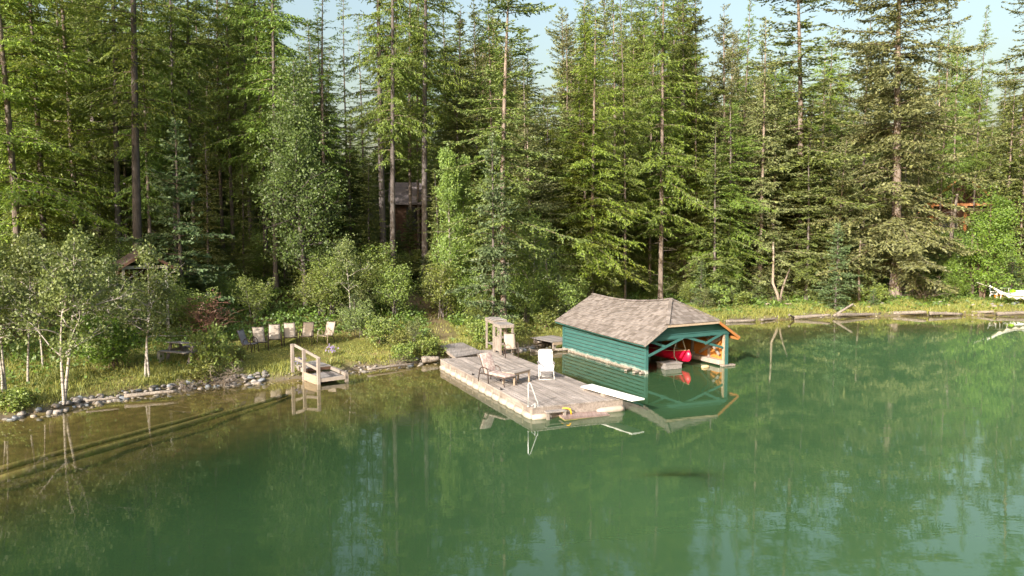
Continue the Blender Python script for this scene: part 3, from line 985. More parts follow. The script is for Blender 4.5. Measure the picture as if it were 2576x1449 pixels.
def build_swim():
    a, b, c, d_ = P(1396, 1036, 0.12), P(1512, 1030, 0.06), P(1535, 1043, 0.03), P(1419.5, 1052, 0.10)
    r = thing('swim_platform', 'low wet wooden swim platform floating against the dock front', 'platform', (a + b + c + d_) / 4)
    o = (a + b + c + d_) / 4
    a, b, c, d_ = [x - o for x in (a, b, c, d_)]
    mb = MB()
    n = 5
    for i in range(n):
        f0, f1 = i / n + 0.012, (i + 1) / n - 0.012
        p = [a.lerp(d_, f0), b.lerp(c, f0), b.lerp(c, f1), a.lerp(d_, f1)]
        mb.poly(p, (0, 0, -0.05))
    mb.build('deck', M['wetwood'], r)
    mb = MB()
    mb.poly([a.lerp(b, .03).lerp(d_, .05), b.lerp(a, .03), c.lerp(d_, .03), d_.lerp(c, .03).lerp(a, .05)], (0, 0, -0.12))
    o2 = mb.build('frame', M['sunklog'], r); o2.location.z = -0.055
    # yellow grab handle
    m = P(1425, 1041, 0.10) - o
    e = Vector((0.95, -0.3, 0)).normalized()
    mb = MB()
    pts = []
    for k in range(9):
        t = math.pi * k / 8
        pts.append(m - e * 0.17 * math.cos(t) + Vector((0, 0, 0.0 + 0.19 * min(1.0, math.sin(t) * 1.35))))
    mb.tube(pts, 0.028, 8); mb.build('grab_handle', M['yellow'], r, smooth=True)
build_swim()

def build_diving_board():
    z = 0.60
    bl, br, tr, tl = P(1461, 971, z), P(1489, 965.5, z), P(1622, 1002, z), P(1590, 1006.5, z)
    root = thing('diving_board', 'long white diving board jutting over the water from the dock', 'diving board', (bl + tl) / 2)
    o = root.location
    up = Vector((0, 0, -0.055))
    mb = MB(); mb.poly([p - o for p in (bl, tl, tr, br)], up); mb.build('board', M['white'], root, bevel=0.008)
    m = (bl.lerp(tl, 0.42) + br.lerp(tr, 0.42)) / 2 - o
    mb = MB(); mb.box((m.x, m.y, (DZ - z - 0.058) / 2 - 0.03), (0.42, 0.22, 0.12), 0, Matrix.Rotation(d_rz, 3, 'Z'))
    mb.build('fulcrum_block', M['post'], root)
    m = (bl.lerp(tl, 0.05) + br.lerp(tr, 0.05)) / 2 - o
    mb = MB(); mb.box((m.x, m.y, -0.12), (0.46, 0.10, 0.12), 0, Matrix.Rotation(d_rz, 3, 'Z')); mb.build('anchor_block', M['post'], root)
build_diving_board()

def build_gangway():
    A, B, C, D = P(1105, 868, 0.62), P(1163, 861, 0.62), P(1216, 886, 0.47), P(1146, 898, 0.47)
    root = thing('gangway', 'grey boarded gangway in leaf shade joining dock to bank', 'gangway', (C + D) / 2)
    o = root.location
    A, B, C, D = [p - o for p in (A, B, C, D)]
    mb = MB()
    n = 15
    for i in range(n):
        f0, f1 = i / n + 0.006, (i + 1) / n - 0.006
        mb.poly([D.lerp(A, f0), C.lerp(B, f0), C.lerp(B, f1), D.lerp(A, f1)], (0, 0, -0.04))
    mb.build('deck', M['landing'], root)
    for p, q in ((A, D), (B, C)):
        s_ = MB(); s_.beam(p.lerp(C if p is A else D, 0.06) - Vector((0, 0, 0.12)), q.lerp(B if p is A else A, 0.06) - Vector((0, 0, 0.12)), 0.06, 0.15); s_.build('stringer', M['fascia'], root)
build_gangway()

def build_landing():
    p = P(1392, 852, 0.42)
    root = thing('landing_deck', 'small low plank deck on stones behind the boathouse corner', 'deck', (p.x, p.y, 0), bh_rz + 0.15)
    mb = MB()
    for i in range(9):
        mb.box((-0.75 + 0.17 * i, 0, 0.42), (0.16, 2.0, 0.04))
    mb.build('deck', M['landing'], root)
    mb = MB(); mb.box((0.0, -0.97, 0.32), (1.5, 0.06, 0.14)); mb.build('front_board', M['pinewood'], root)
    for x in (-0.6, 0.6):
        for y in (-0.85, 0.85):
            mb = MB(); mb.box((x, y, 0.12), (0.14, 0.14, 0.5)); mb.build('post', M['post'], root)
build_landing()
def build_float_log(name, a, b, r, lab, cat='log', mat='driftwood'):
    a, b = Vector(a), Vector(b)
    m = (a + b) / 2
    mb = MB()
    n = 9
    pts, rr = [], []
    per = (b - a).cross(Vector((0, 0, 1))).normalized()
    for i in range(n + 1):
        t = i / n
        pts.append(a.lerp(b, t) - m + per * rnd.uniform(-0.04, 0.04) * r * 6 + Vector((0, 0, rnd.uniform(-0.12, 0.12) * r)))
        rr.append(r * (1.08 - 0.35 * t) * rnd.uniform(0.9, 1.1))
    mb.tube(pts, rr, 9)
    o = mb.build(name, M[mat], smooth=True)
    o.location = m
    return tag(o, lab, cat)

# ------------------------------------------------------------------ shore steps with railing
def build_steps():
    A = P(736, 918, 0.62); B = P(765.5, 953.5, 0.05); C = P(800.5, 968, 0.0); F = P(873, 956, 0.05)
    x = (F - C); x.z = 0; x.normalize()
    y = Vector((-x.y, x.x, 0))
    rz = math.atan2(x.y, x.x)
    root = thing('shore_steps', 'weathered two level wooden steps with one railing at the lawn edge', 'steps', (C.x, C.y, 0), rz)
    def lc(p):
        v = p - Vector((C.x, C.y, 0))
        return Vector((v.dot(x), v.dot(y), p.z))
    W = lc(F).x
    a, b = lc(A), lc(B)
    up = Vector((0, 0, 1))
    # rail line may not be square to the platform: follow the measured feet
    def post(p, z0, z1):
        mb = MB(); mb.box((p.x, p.y, (z0 + z1) / 2), (0.125, 0.125, z1 - z0)); mb.build('post', M['post'], root, bevel=0.008)
    c = Vector((0.04, 0.04, 0))
    post(c, -0.25, 1.10); post(b, -0.15, 1.30); post(a, 0.3, 1.52)
    # rails
    for (h0, h1, h2) in ((1.06, 1.25, 1.48), (0.56, 0.72, 0.92)):
        off = Vector((0.075, 0.0, 0))
        pts = [Vector((c.x, c.y, h0)) + off, Vector((b.x, b.y, h1)) + off, Vector((a.x, a.y, h2)) + off]
        for p, q in zip(pts[:-1], pts[1:]):
            mb = MB(); mb.beam(p, q, 0.05, 0.11); mb.build('rail', M['post'], root)
    # lower platform
    dy = b.y * 0.95
    mb = MB()
    n = 9
    for i in range(n):
        mb.box((W / 2 + 0.02, 0.10 + (dy + 0.25) * (i + 0.5) / n, 0.20), (W - 0.14, (dy + 0.25) / n - 0.012, 0.04))
    mb.build('lower_deck', M['landing'], root)
    mb = MB(); mb.box((W / 2 + 0.05, 0.03, 0.17), (W + 0.02, 0.06, 0.15)); mb.build('front_board', M['float'], root)
    mb = MB(); mb.beam((0.0, 0.1, 0.16), (b.x, b.y - 0.05, 0.18), 0.06, 0.34); mb.build('side_board', M['pinewood'], root)
    mb = MB(); mb.beam((W, 0.02, 0.30), (W + b.x * 0.55, dy + 0.25, 0.36), 0.13, 0.13); mb.build('kerb_beam', M['post'], root)
    mb = MB(); mb.box((W, 0.07, 0.14), (0.14, 0.14, 0.36)); mb.build('kerb_post', M['post'], root)
    # upper platform
    y0, y1 = dy + 0.22, dy + 1.75
    mb = MB()
    n = 7
    for i in range(n):
        yy = y0 + (y1 - y0) * (i + 0.5) / n
        sh = b.x * 0.6 * (yy / b.y) if b.y else 0
        mb.box((W / 2 + 0.05 + sh, yy, 0.47), (W - 0.16, (y1 - y0) / n - 0.012, 0.04))
    mb.build('upper_deck', M['landing'], root)
    mb = MB(); mb.box((W / 2 + 0.05 + b.x * 0.6, y0 + 0.03, 0.38), (W - 0.2, 0.05, 0.13)); mb.build('riser', M['brownwall'], root)
    mb = MB(); mb.beam((b.x * 0.6 + 0.05, y0, 0.36), (b.x * 0.6 * y1 / b.y + 0.05, y1, 0.42), 0.05, 0.18); mb.build('side_board', M['post'], root)
build_steps()

# ------------------------------------------------------------------ dock furniture
def tubepart(name, pts, r, mat, root, n=7):
    mb = MB(); mb.tube(pts, r, n); return mb.build(name, M[mat], root, smooth=True)
def make_chair(label, loc, rz, sling='tan', tube='brown', group='tan sling chairs on the lawn', fronttube=None):
    """stacking sling chair, front towards local -y"""
    root = thing('sling_chair', label, 'chair', loc, rz, group)
    ft = fronttube or tube
    for s in (-1, 1):
        x = 0.30 * s
        # front leg runs up into the looped arm and back down to the seat rail
        pts = [(x * 1.03, -0.30, 0), (x, -0.25, 0.42), (x * 1.01, -0.235, 0.56), (x * 1.02, -0.17, 0.66), (x * 1.02, -0.05, 0.70), (x * 1.01, 0.06, 0.66), (x, 0.13, 0.55), (x * 0.97, 0.15, 0.42)]
        tubepart('armrest', pts, 0.02, ft, root)
        tubepart('leg', [(x * 0.92, 0.16, 0.44), (x * 0.97, 0.26, 0.22), (x * 1.0, 0.33, 0.0)], 0.018, tube, root)
        tubepart('side_frame', [(x * 0.88, -0.27, 0.44), (x * 0.88, 0.0, 0.40), (x * 0.88, 0.18, 0.39), (x * 0.88, 0.26, 0.50), (x * 0.87, 0.36, 0.78), (x * 0.86, 0.46, 1.04)], 0.016, tube, root)
    tubepart('stretcher', [(-0.29, -0.255, 0.40), (0.29, -0.255, 0.40)], 0.017, ft, root)
    tubepart('stretcher', [(-0.265, 0.20, 0.36), (0.265, 0.20, 0.36)], 0.015, tube, root)
    tubepart('stretcher', [(-0.255, 0.455, 1.035), (0.255, 0.455, 1.035)], 0.016, tube, root)
    def sheet(name, prof, w):
        mb = MB()
        n = len(prof)
        vs = []
        for (y, z) in prof:
            for k in range(5):
                u = k / 4 * 2 - 1
                vs.append((u * w, y, z - 0.018 * (1 - u * u)))
        fs = [(i * 5 + k, i * 5 + k + 1, (i + 1) * 5 + k + 1, (i + 1) * 5 + k) for i in range(n - 1) for k in range(4)]
        mb.add(vs, fs)
        o = mb.build(name, M[sling], root, smooth=True)
        so = o.modifiers.new('thick', 'SOLIDIFY'); so.thickness = 0.008
    sheet('seat', [(-0.29, 0.455), (-0.2, 0.455), (0.0, 0.425), (0.15, 0.41)], 0.262)
    sheet('backrest', [(0.16, 0.412), (0.21, 0.44), (0.27, 0.53), (0.36, 0.79), (0.465, 1.06)], 0.258)
    return root
def face(p, q):
    """rotation so that a chair at p looks at q"""
    d = Vector(q) - Vector(p)
    return math.atan2(d.y, d.x) + math.pi / 2
CH = [(628, 887, 1.35, 'greysling', 'dark grey sling chair seen side on, nearest the twiggy bush'),
      (655, 881, 0.50, 'tan', 'tan sling chair right beside the dark grey side-on one'),
      (692, 873, 0.33, 'tan', 'tan sling chair with two tan chairs between it and the outermost one'),
      (731, 868, 0.36, 'tan', 'tan sling chair in the middle of the lawn row, sling creased across'),
      (772, 866, 0.03, 'tan', 'tan sling chair facing straight to the lake with shadow across its back'),
      (820, 864, -0.42, 'tan', 'brightest tan sling chair with pale front legs, turned inward, closest to the dock')]
for (px, py, rz, sl, lab) in CH:
    p = PG(px, py)
    make_chair(lab, p + Vector((0, 0, -0.01)), rz, sl, 'brown', 'sling chairs in a row on the lawn', 'tantube' if px == 820 else None)
p = P(1285, 897.8, DZ)
make_chair('tan sling chair with brown frame standing on the dock by the stand', p, 0.18, 'tan', 'brown', None)

def build_chaise():
    near0, near1, foot0, foot1 = P(1204, 959, DZ), P(1234, 968, DZ), P(1269, 975, DZ), P(1294.5, 969.5, DZ)
    y = (foot0 - near0); y.z = 0; L = y.length; y.normalize()
    x = Vector((-y.y, y.x, 0))
    W = 0.62
    rz = math.atan2(y.y, y.x)
    root = thing('chaise_lounge', 'brown framed chaise lounge with faded floral cushion on the dock', 'lounge chair', near0, rz)
    # local: x from head to foot, y across (away from camera is +)
    k = L / 1.55
    for s, yy in ((0, 0.0), (1, W)):
        pts = [(-0.02, yy, 0), (0.04, yy, 0.32), (0.10, yy, 0.52), (0.18, yy, 0.585), (0.30, yy, 0.60), (0.46, yy, 0.585), (0.545, yy, 0.53), (0.57, yy, 0.40), (0.60, yy, 0.0)]
        pts = [(a * k, b, c) for a, b, c in pts]
        tubepart('armrest', pts, 0.022, 'brown', root)
        tubepart('leg', [(1.45 * k, yy, 0.30), (1.50 * k, yy, 0.20), (1.55 * k, yy, 0.0)], 0.02, 'brown', root)
        tubepart('side_rail', [(0.12 * k, yy + (0.04 if s == 0 else -0.04), 0.36), (0.57 * k, yy + (0.03 if s == 0 else -0.03), 0.31), (1.5 * k, yy, 0.32)], 0.018, 'brown', root)
        tubepart('back_rail', [(0.30 * k, yy + (0.05 if s == 0 else -0.05), 0.34), (-0.02 * k, yy + (0.05 if s == 0 else -0.05), 1.02)], 0.016, 'brown', root)
    for xx, zz in ((0.57, 0.30), (1.5, 0.32), (1.0, 0.30)):
        tubepart('cross_bar', [(xx * k, 0, zz), (xx * k, W, zz)], 0.016, 'brown', root)
    tubepart('cross_bar', [(0.02 * k, 0.04, 0.30), (0.02 * k, W - 0.04, 0.30)], 0.016, 'brown', root)
    def pad(name, a, b, th):
        a, b = Vector(a), Vector(b)
        mb = MB(); mb.beam(a, b, W - 0.06, th, 0, (0, 0, 1))
        o = mb.build(name, M['cushion'], root)
        m = o.modifiers.new('soft', 'BEVEL'); m.width = 0.04; m.segments = 3
        for pl in o.data.polygons: pl.use_smooth = True
        return o
    pad('seat_cushion', (0.30 * k, W / 2, 0.40), (1.52 * k, W / 2, 0.385), 0.09)
    pad('back_cushion', (0.36 * k, W / 2, 0.42), (0.02 * k, W / 2, 1.10), 0.09)
build_chaise()

def build_table():
    a, b = P(1294.5, 970, DZ), P(1334.5, 959.5, DZ)
    x = b - a; W = x.length; x.normalize()
    rz = math.atan2(x.y, x.x)
    root = thing('side_table', 'small slatted wooden table between lounge chair and white recliner', 'table', a, rz)
    D_, H = 0.62, 0.47
    for (xx, yy) in ((0.04, 0.04), (W - 0.04, 0.04), (W - 0.04, D_ - 0.04), (0.04, D_ - 0.04)):
        mb = MB(); mb.box((xx, yy, H / 2 - 0.01), (0.06, 0.06, H - 0.02)); mb.build('leg', M['pinewood'], root)
    mb = MB()
    for i in range(6):
        mb.box((W / 2, D_ * (i + 0.5) / 6, H), (W + 0.04, D_ / 6 - 0.01, 0.028))
    mb.build('tabletop', M['deck'], root)
    for (c, s_) in (((W / 2, 0.03, H - 0.055), (W - 0.1, 0.025, 0.07)), ((W / 2, D_ - 0.03, H - 0.055), (W - 0.1, 0.025, 0.07)), ((0.03, D_ / 2, H - 0.055), (0.025, D_ - 0.1, 0.07)), ((W - 0.03, D_ / 2, H - 0.055), (0.025, D_ - 0.1, 0.07))):
        mb = MB(); mb.box(c, s_); mb.build('apron', M['pinewood'], root)
build_table()

def build_recliner():
    a, b = P(1353.5, 954, DZ), P(1394.5, 954.5, DZ)
    c = (a + b) / 2
    root = thing('recliner_chair', 'white mesh folding recliner with head pillow near dock edge', 'recliner', c + Vector((0.0, 0.15, 0)), 0.05)
    W = 0.285
    for s in (-1, 1):
        x = W * s
        tubepart('leg', [(x * 1.06, -0.32, 0.02), (x * 1.06, -0.05, 0.30), (x * 1.06, 0.22, 0.62), (x * 1.06, 0.26, 0.66)], 0.014, 'whitetube', root)
        tubepart('leg', [(x * 1.03, 0.40, 0.02), (x * 1.03, 0.05, 0.28), (x * 1.03, -0.16, 0.44), (x * 1.05, -0.17, 0.60)], 0.014, 'whitetube', root)
        mb = MB(); mb.box((x * 1.1, 0.02, 0.645), (0.055, 0.46, 0.03), 0, Matrix.Rotation(0.05, 3, 'X')); mb.build('armrest', M['greysling'], root, bevel=0.01)
        mb = MB(); mb.tube([(x * 1.04, 0.16, 0.56), (x * 1.18, 0.16, 0.56)], 0.03, 8); mb.build('lock_knob', M['black'], root)
        tubepart('seat_tube', [(x * 0.95, -0.45, 0.18), (x * 0.95, -0.30, 0.46), (x * 0.95, 0.12, 0.42)], 0.014, 'whitetube', root)
    tubepart('foot_bar', [(-W * 1.06, -0.32, 0.02), (W * 1.06, -0.32, 0.02)], 0.014, 'whitetube', root)
    tubepart('foot_bar', [(-W * 1.03, 0.40, 0.02), (W * 1.03, 0.40, 0.02)], 0.014, 'whitetube', root)
    x = W * 0.98
    tubepart('back_frame', [(-x, 0.12, 0.42), (-x, 0.33, 1.06), (-x * 0.85, 0.35, 1.115), (-x * 0.5, 0.355, 1.125), (x * 0.5, 0.355, 1.125), (x * 0.85, 0.35, 1.115), (x, 0.33, 1.06), (x, 0.12, 0.42)], 0.015, 'whitetube', root)
    mb = MB(); mb.beam((0, 0.105, 0.42), (0, 0.325, 1.09), W * 1.78, 0.012, 0, (0, 1, 0)); mb.build('backrest', M['whitefabric'], root)
    mb = MB(); mb.beam((0, 0.10, 0.42), (0, -0.32, 0.455), W * 1.78, 0.012); mb.beam((0, -0.325, 0.45), (0, -0.385, 0.37), W * 1.78, 0.012); mb.build('seat', M['whitefabric'], root)
    mb = MB(); mb.beam((0, 0.25, 0.94), (0, 0.30, 1.09), W * 1.70, 0.05, 0, (0, 1, 0))
    o = mb.build('pillow', M['whitefabric'], root); m = o.modifiers.new('soft', 'BEVEL'); m.width = 0.022; m.segments = 2
build_recliner()

def build_stand():
    a, m, b = P(1224.5, 876, DZ), P(1243.5, 886, DZ), P(1259, 893, DZ)
    y = (b - a); y.z = 0; L = y.length; y.normalize()
    rz = math.atan2(y.y, y.x)
    root = thing('wooden_stand', 'tall grey wooden stand of two open topped bays on the dock', 'stand', a, rz)
    # local x runs from the far bay to the near bay, +y away from the lake side camera
    k = L * 0.55
    W = 0.60
    H1, H2 = 1.50, 1.42
    for (x, yy, h) in ((0, 0, H1), (k - 0.06, 0, H1), (0, W, H1), (k - 0.06, W, H1), (k + 0.04, 0.0, H2), (L, 0, H2), (L, W, H2), (k + 0.04, W, H2)):
        mb = MB(); mb.box((x, yy, h / 2), (0.085, 0.085, h)); mb.build('post', M['post'], root)
    def slab(x0, x1, z, lift):
        mb = MB()
        n = 4
        for i in range(n):
            yy = -0.06 + (W + 0.12) * (i + 0.5) / n
            mb.box(((x0 + x1) / 2, yy, z + lift * math.sin(math.pi * (i + 0.5) / n)), (x1 - x0, (W + 0.12) / n - 0.006, 0.035))
        mb.build('top', M['landing'], root)
        for yy in (-0.055, W + 0.055):
            mb = MB(); mb.box(((x0 + x1) / 2, yy, z - 0.085), (x1 - x0 - 0.01, 0.025, 0.13)); mb.build('top_rail', M['post'], root)
        for xx in (x0 + 0.015, x1 - 0.015):
            mb = MB(); mb.box((xx, W / 2, z - 0.085), (0.025, W + 0.06, 0.13)); mb.build('top_rail', M['post'], root)
    slab(-0.07, k - 0.005, H1 + 0.02, 0.03)
    slab(k + 0.01, L + 0.07, H2 + 0.02, 0.0)
    mb = MB()
    for i in range(5):
        x0 = k + 0.09 + (L - k - 0.13) * i / 5
        mb.box((x0 + (L - k - 0.13) / 10, 0.0, 0.47), ((L - k - 0.13) / 5 - 0.004, 0.03, 0.66))
    mb.build('side_panel', M['post'], root)
    for z in (0.62, 0.95):
        mb = MB(); mb.box((k / 2, W, z), (k - 0.12, 0.03, 0.10)); mb.build('back_slat', M['post'], root)
        mb = MB(); mb.box((L, W / 2, z - 0.1), (0.03, W - 0.09, 0.10)); mb.build('end_slat', M['post'], root)
    mb = MB()
    for i in range(4):
        mb.box((k / 2, W * (i + 0.5) / 4, 0.30), (k - 0.1, W / 4 - 0.01, 0.03))
    mb.build('shelf', M['landing'], root)
build_stand()

# ------------------------------------------------------------------ lawn table, hut, far buildings
def build_picnic():
    p = PG(455, 905)
    root = thing('picnic_table', 'grey plank picnic table with bench half hidden by the shore bush', 'table', (p.x, p.y, p.z), -0.35)
    mb = MB()
    for i in range(6):
        mb.box((0.3, -0.35 + 0.155 * i, 0.80 - 0.02 * i), (1.5, 0.145, 0.045), 0, Matrix.Rotation(-0.12, 3, 'X'))
    mb.build('tabletop', M['landing'], root)
    for x in (-0.28, 0.9):
        for s in (-1, 1):
            mb = MB(); mb.beam((x, s * 0.25, 0.76), (x, s * 0.52, -0.05), 0.06, 0.13, 0, (1, 0, 0)); mb.build('leg', M['greywall'], root)
        mb = MB(); mb.box((x, 0, 0.45), (0.05, 1.3, 0.11)); mb.build('brace', M['greywall'], root)
    for s in (-1, 1):
        mb = MB(); mb.box((0.3, s * 0.72, 0.47), (1.5, 0.26, 0.045)); mb.build('bench', M['landing'], root)
        mb = MB(); mb.box((-0.42, s * 0.72, 0.21), (0.16, 0.24, 0.46)); mb.build('bench_support', M['palewood'], root)
build_picnic()

def build_hut():
    Y = 37.5
    apex, e0 = PD(363, 634, Y), PD(314, 668, Y)
    zg = gz(apex.x, Y + 0.8)
    hw = 1.15
    ze, zr = e0.z - 0.05, apex.z
    root = thing('garden_hut', 'small gabled hut with pale posts behind the left birches', 'hut', (apex.x, Y, zg), 0.6)
    H, R = ze - zg, zr - zg
    for (x, y) in ((-0.95, 0), (0.95, 0), (-0.95, 2.0), (0.95, 2.0)):
        mb = MB(); mb.box((x, y, H / 2 - 0.2), (0.12, 0.12, H + 0.35)); mb.build('post', M['palewood'], root)
    mb = MB(); mb.box((0, 0.0, H - 0.02), (2.5, 0.10, 0.14)); mb.build('front_beam', M['palewood'], root)
    mb = MB(); mb.box((0, -0.02, (H + R) / 2), (0.14, 0.1, R - H)); mb.build('king_post', M['palewood'], root)
    for s in (-1, 1):
        mb = MB(); mb.poly([(s * (hw + 0.15), -0.4, H - 0.08), (s * (hw + 0.15), 2.5, H - 0.08), (0, 2.5, R), (0, -0.4, R)], (0, 0, 0.06)); mb.build('roof_slope', M['roofdark'], root)
        mb = MB(); mb.beam((s * (hw + 0.12), -0.42, H - 0.10), (0, -0.42, R - 0.02), 0.04, 0.12); mb.build('barge_board', M['brownwall'], root)
    mb = MB(); mb.box((-0.95, 1.0, H / 2 - 0.25), (0.05, 1.9, H - 0.5)); mb.build('side_wall', M['brownwall'], root)
    mb = MB(); mb.box((0, 1.95, H / 2), (1.8, 0.05, H)); mb.build('back_wall', M['brownwall'], root)
    mb = MB(); mb.box((-0.55, 0.3, 0.35), (0.7, 0.05, 1.0)); mb.build('front_board', M['greywall'], root)
    q = PD(330, 757, Y + 0.3)
    bin_ = thing('water_barrel', 'blue plastic barrel standing under the hut roof', 'barrel', (q.x, q.y, zg))
    zt = PD(330, 722, Y).z - zg
    mb = MB(); mb.tube([(0, 0, zt - 0.9), (0, 0, zt - 0.85), (0, 0, zt - 0.5), (0, 0, zt - 0.1), (0, 0, zt - 0.04)], [0.25, 0.28, 0.30, 0.28, 0.24], 14); mb.build('body', M['bluepl'], bin_, smooth=True)
    mb = MB(); mb.tube([(0, 0, zt - 0.03), (0, 0, zt)], [0.26, 0.24], 14); mb.build('lid', M['bluepl'], bin_)
    mb = MB(); mb.box((0, 0, (zt - 0.92) / 2), (0.5, 0.5, zt - 0.92 if zt > 1 else 0.1)); mb.build('plinth', M['greywall'], bin_)
build_hut()

def house(name, label, cat, c, rz, w, d, h, rise, wall, roof, over=0.4, trim=None, wins=(), lift=0.0):
    root = thing(name, label, cat, c, rz)
    mb = MB(); mb.box((0, d / 2, h / 2), (w, d, h)); mb.poly([(-w / 2, 0, h), (w / 2, 0, h), (0, 0, h + rise)], (0, d, 0)); mb.build('wall', M[wall], root)
    for s in (-1, 1):
        e = rise / (w / 2) * over
        mb = MB(); mb.poly([(s * (w / 2 + over), -over, h - e + 0.05), (s * (w / 2 + over), d + over, h - e + 0.05), (0, d + over, h + rise + 0.05), (0, -over, h + rise + 0.05)], (0, 0, 0.08))
        mb.build('roof', M[roof], root)
        if trim:
            mb = MB(); mb.beam((s * (w / 2 + over), -over - 0.03, h - e), (0, -over - 0.03, h + rise), 0.08, 0.24); mb.build('barge_board', M[trim], root)
    for (x, z, ww, hh) in wins:
        mb = MB()
        for (cx, cz_, sx, sz) in ((x - ww / 2, z, 0.08, hh), (x + ww / 2, z, 0.08, hh), (x, z - hh / 2, ww + 0.08, 0.08), (x, z + hh / 2, ww + 0.08, 0.08), (x, z, 0.06, hh)):
            mb.box((cx, -0.05, cz_), (sx, 0.06, sz))
        f = mb.build('window', M['palewood'], root)
        mb = MB(); mb.box((x, -0.03, z), (ww, 0.02, hh)); mb.build('pane', M['glass'], f)
    return root
def build_far_buildings():
    # cabin in the dark wood, centre
    Y = 62.0
    a, b = PD(1000, 458, Y), PD(1050, 515, Y)
    zg = gz(a.x, Y)
    c = PD(1022, 515, Y)
    root = thing('cabin', 'dark cabin with big sloping roof deep in the wood', 'cabin', (c.x, Y, zg), 0.12)
    h = b.z - zg
    r = a.z - zg
    mb = MB(); mb.box((0, 2.4, h / 2), (2.6, 4.4, h)); mb.build('wall', M['brownwall'], root)
    mb = MB(); mb.poly([(-1.4, -0.3, h), (1.4, -0.3, h), (1.4, 2.4, r), (-1.4, 2.4, r)], (0, 0, 0.1)); mb.poly([(-1.4, 5.1, h), (1.4, 5.1, h), (1.4, 2.41, r), (-1.4, 2.41, r)], (0, 0, 0.1)); mb.build('roof', M['greywall'], root)
    mb = MB(); mb.box((0.4, 0.15, h - 1.1), (0.8, 0.06, 1.9)); mb.build('door', M['black'], root)
    # house at the right
    Y = 88.0
    ap = PD(2398, 440, Y)
    zg = gz(ap.x, Y) - 0.5
    h = PD(2398, 515, Y).z - zg
    house('timber_house', 'timber house with orange gable beams and metal roof behind the spruces', 'house', (ap.x + 1.2, Y, zg), -0.5, 7.0, 7.0, h, ap.z - zg - h, 'brownwall', 'metalroof', 0.9, 'orangewood',
          ((-1.2, h - 2.2, 1.5, 1.7), (1.6, h - 2.2, 1.3, 1.7)))
    root = bpy.data.objects['timber_house']
    for x in (0.3, -3.0):
        mb = MB(); mb.box((x, -0.75, h / 2), (0.3, 0.3, h)); mb.build('timber_post', M['orangewood'], root)
    mb = MB(); mb.box((0, -0.75, h), (7.2, 0.25, 0.3)); mb.build('timber_beam', M['orangewood'], root)
    mb = MB()
    for i in range(16): mb.box((-3.3 + 0.44 * i, -1.5, h - 3.6), (0.06, 0.06, 0.9))
    mb.box((0, -1.5, h - 3.12), (7.0, 0.1, 0.08)); mb.box((0, -0.8, h - 4.05), (7.0, 1.5, 0.12))
    mb.build('balcony', M['brownwall'], root)
build_far_buildings()

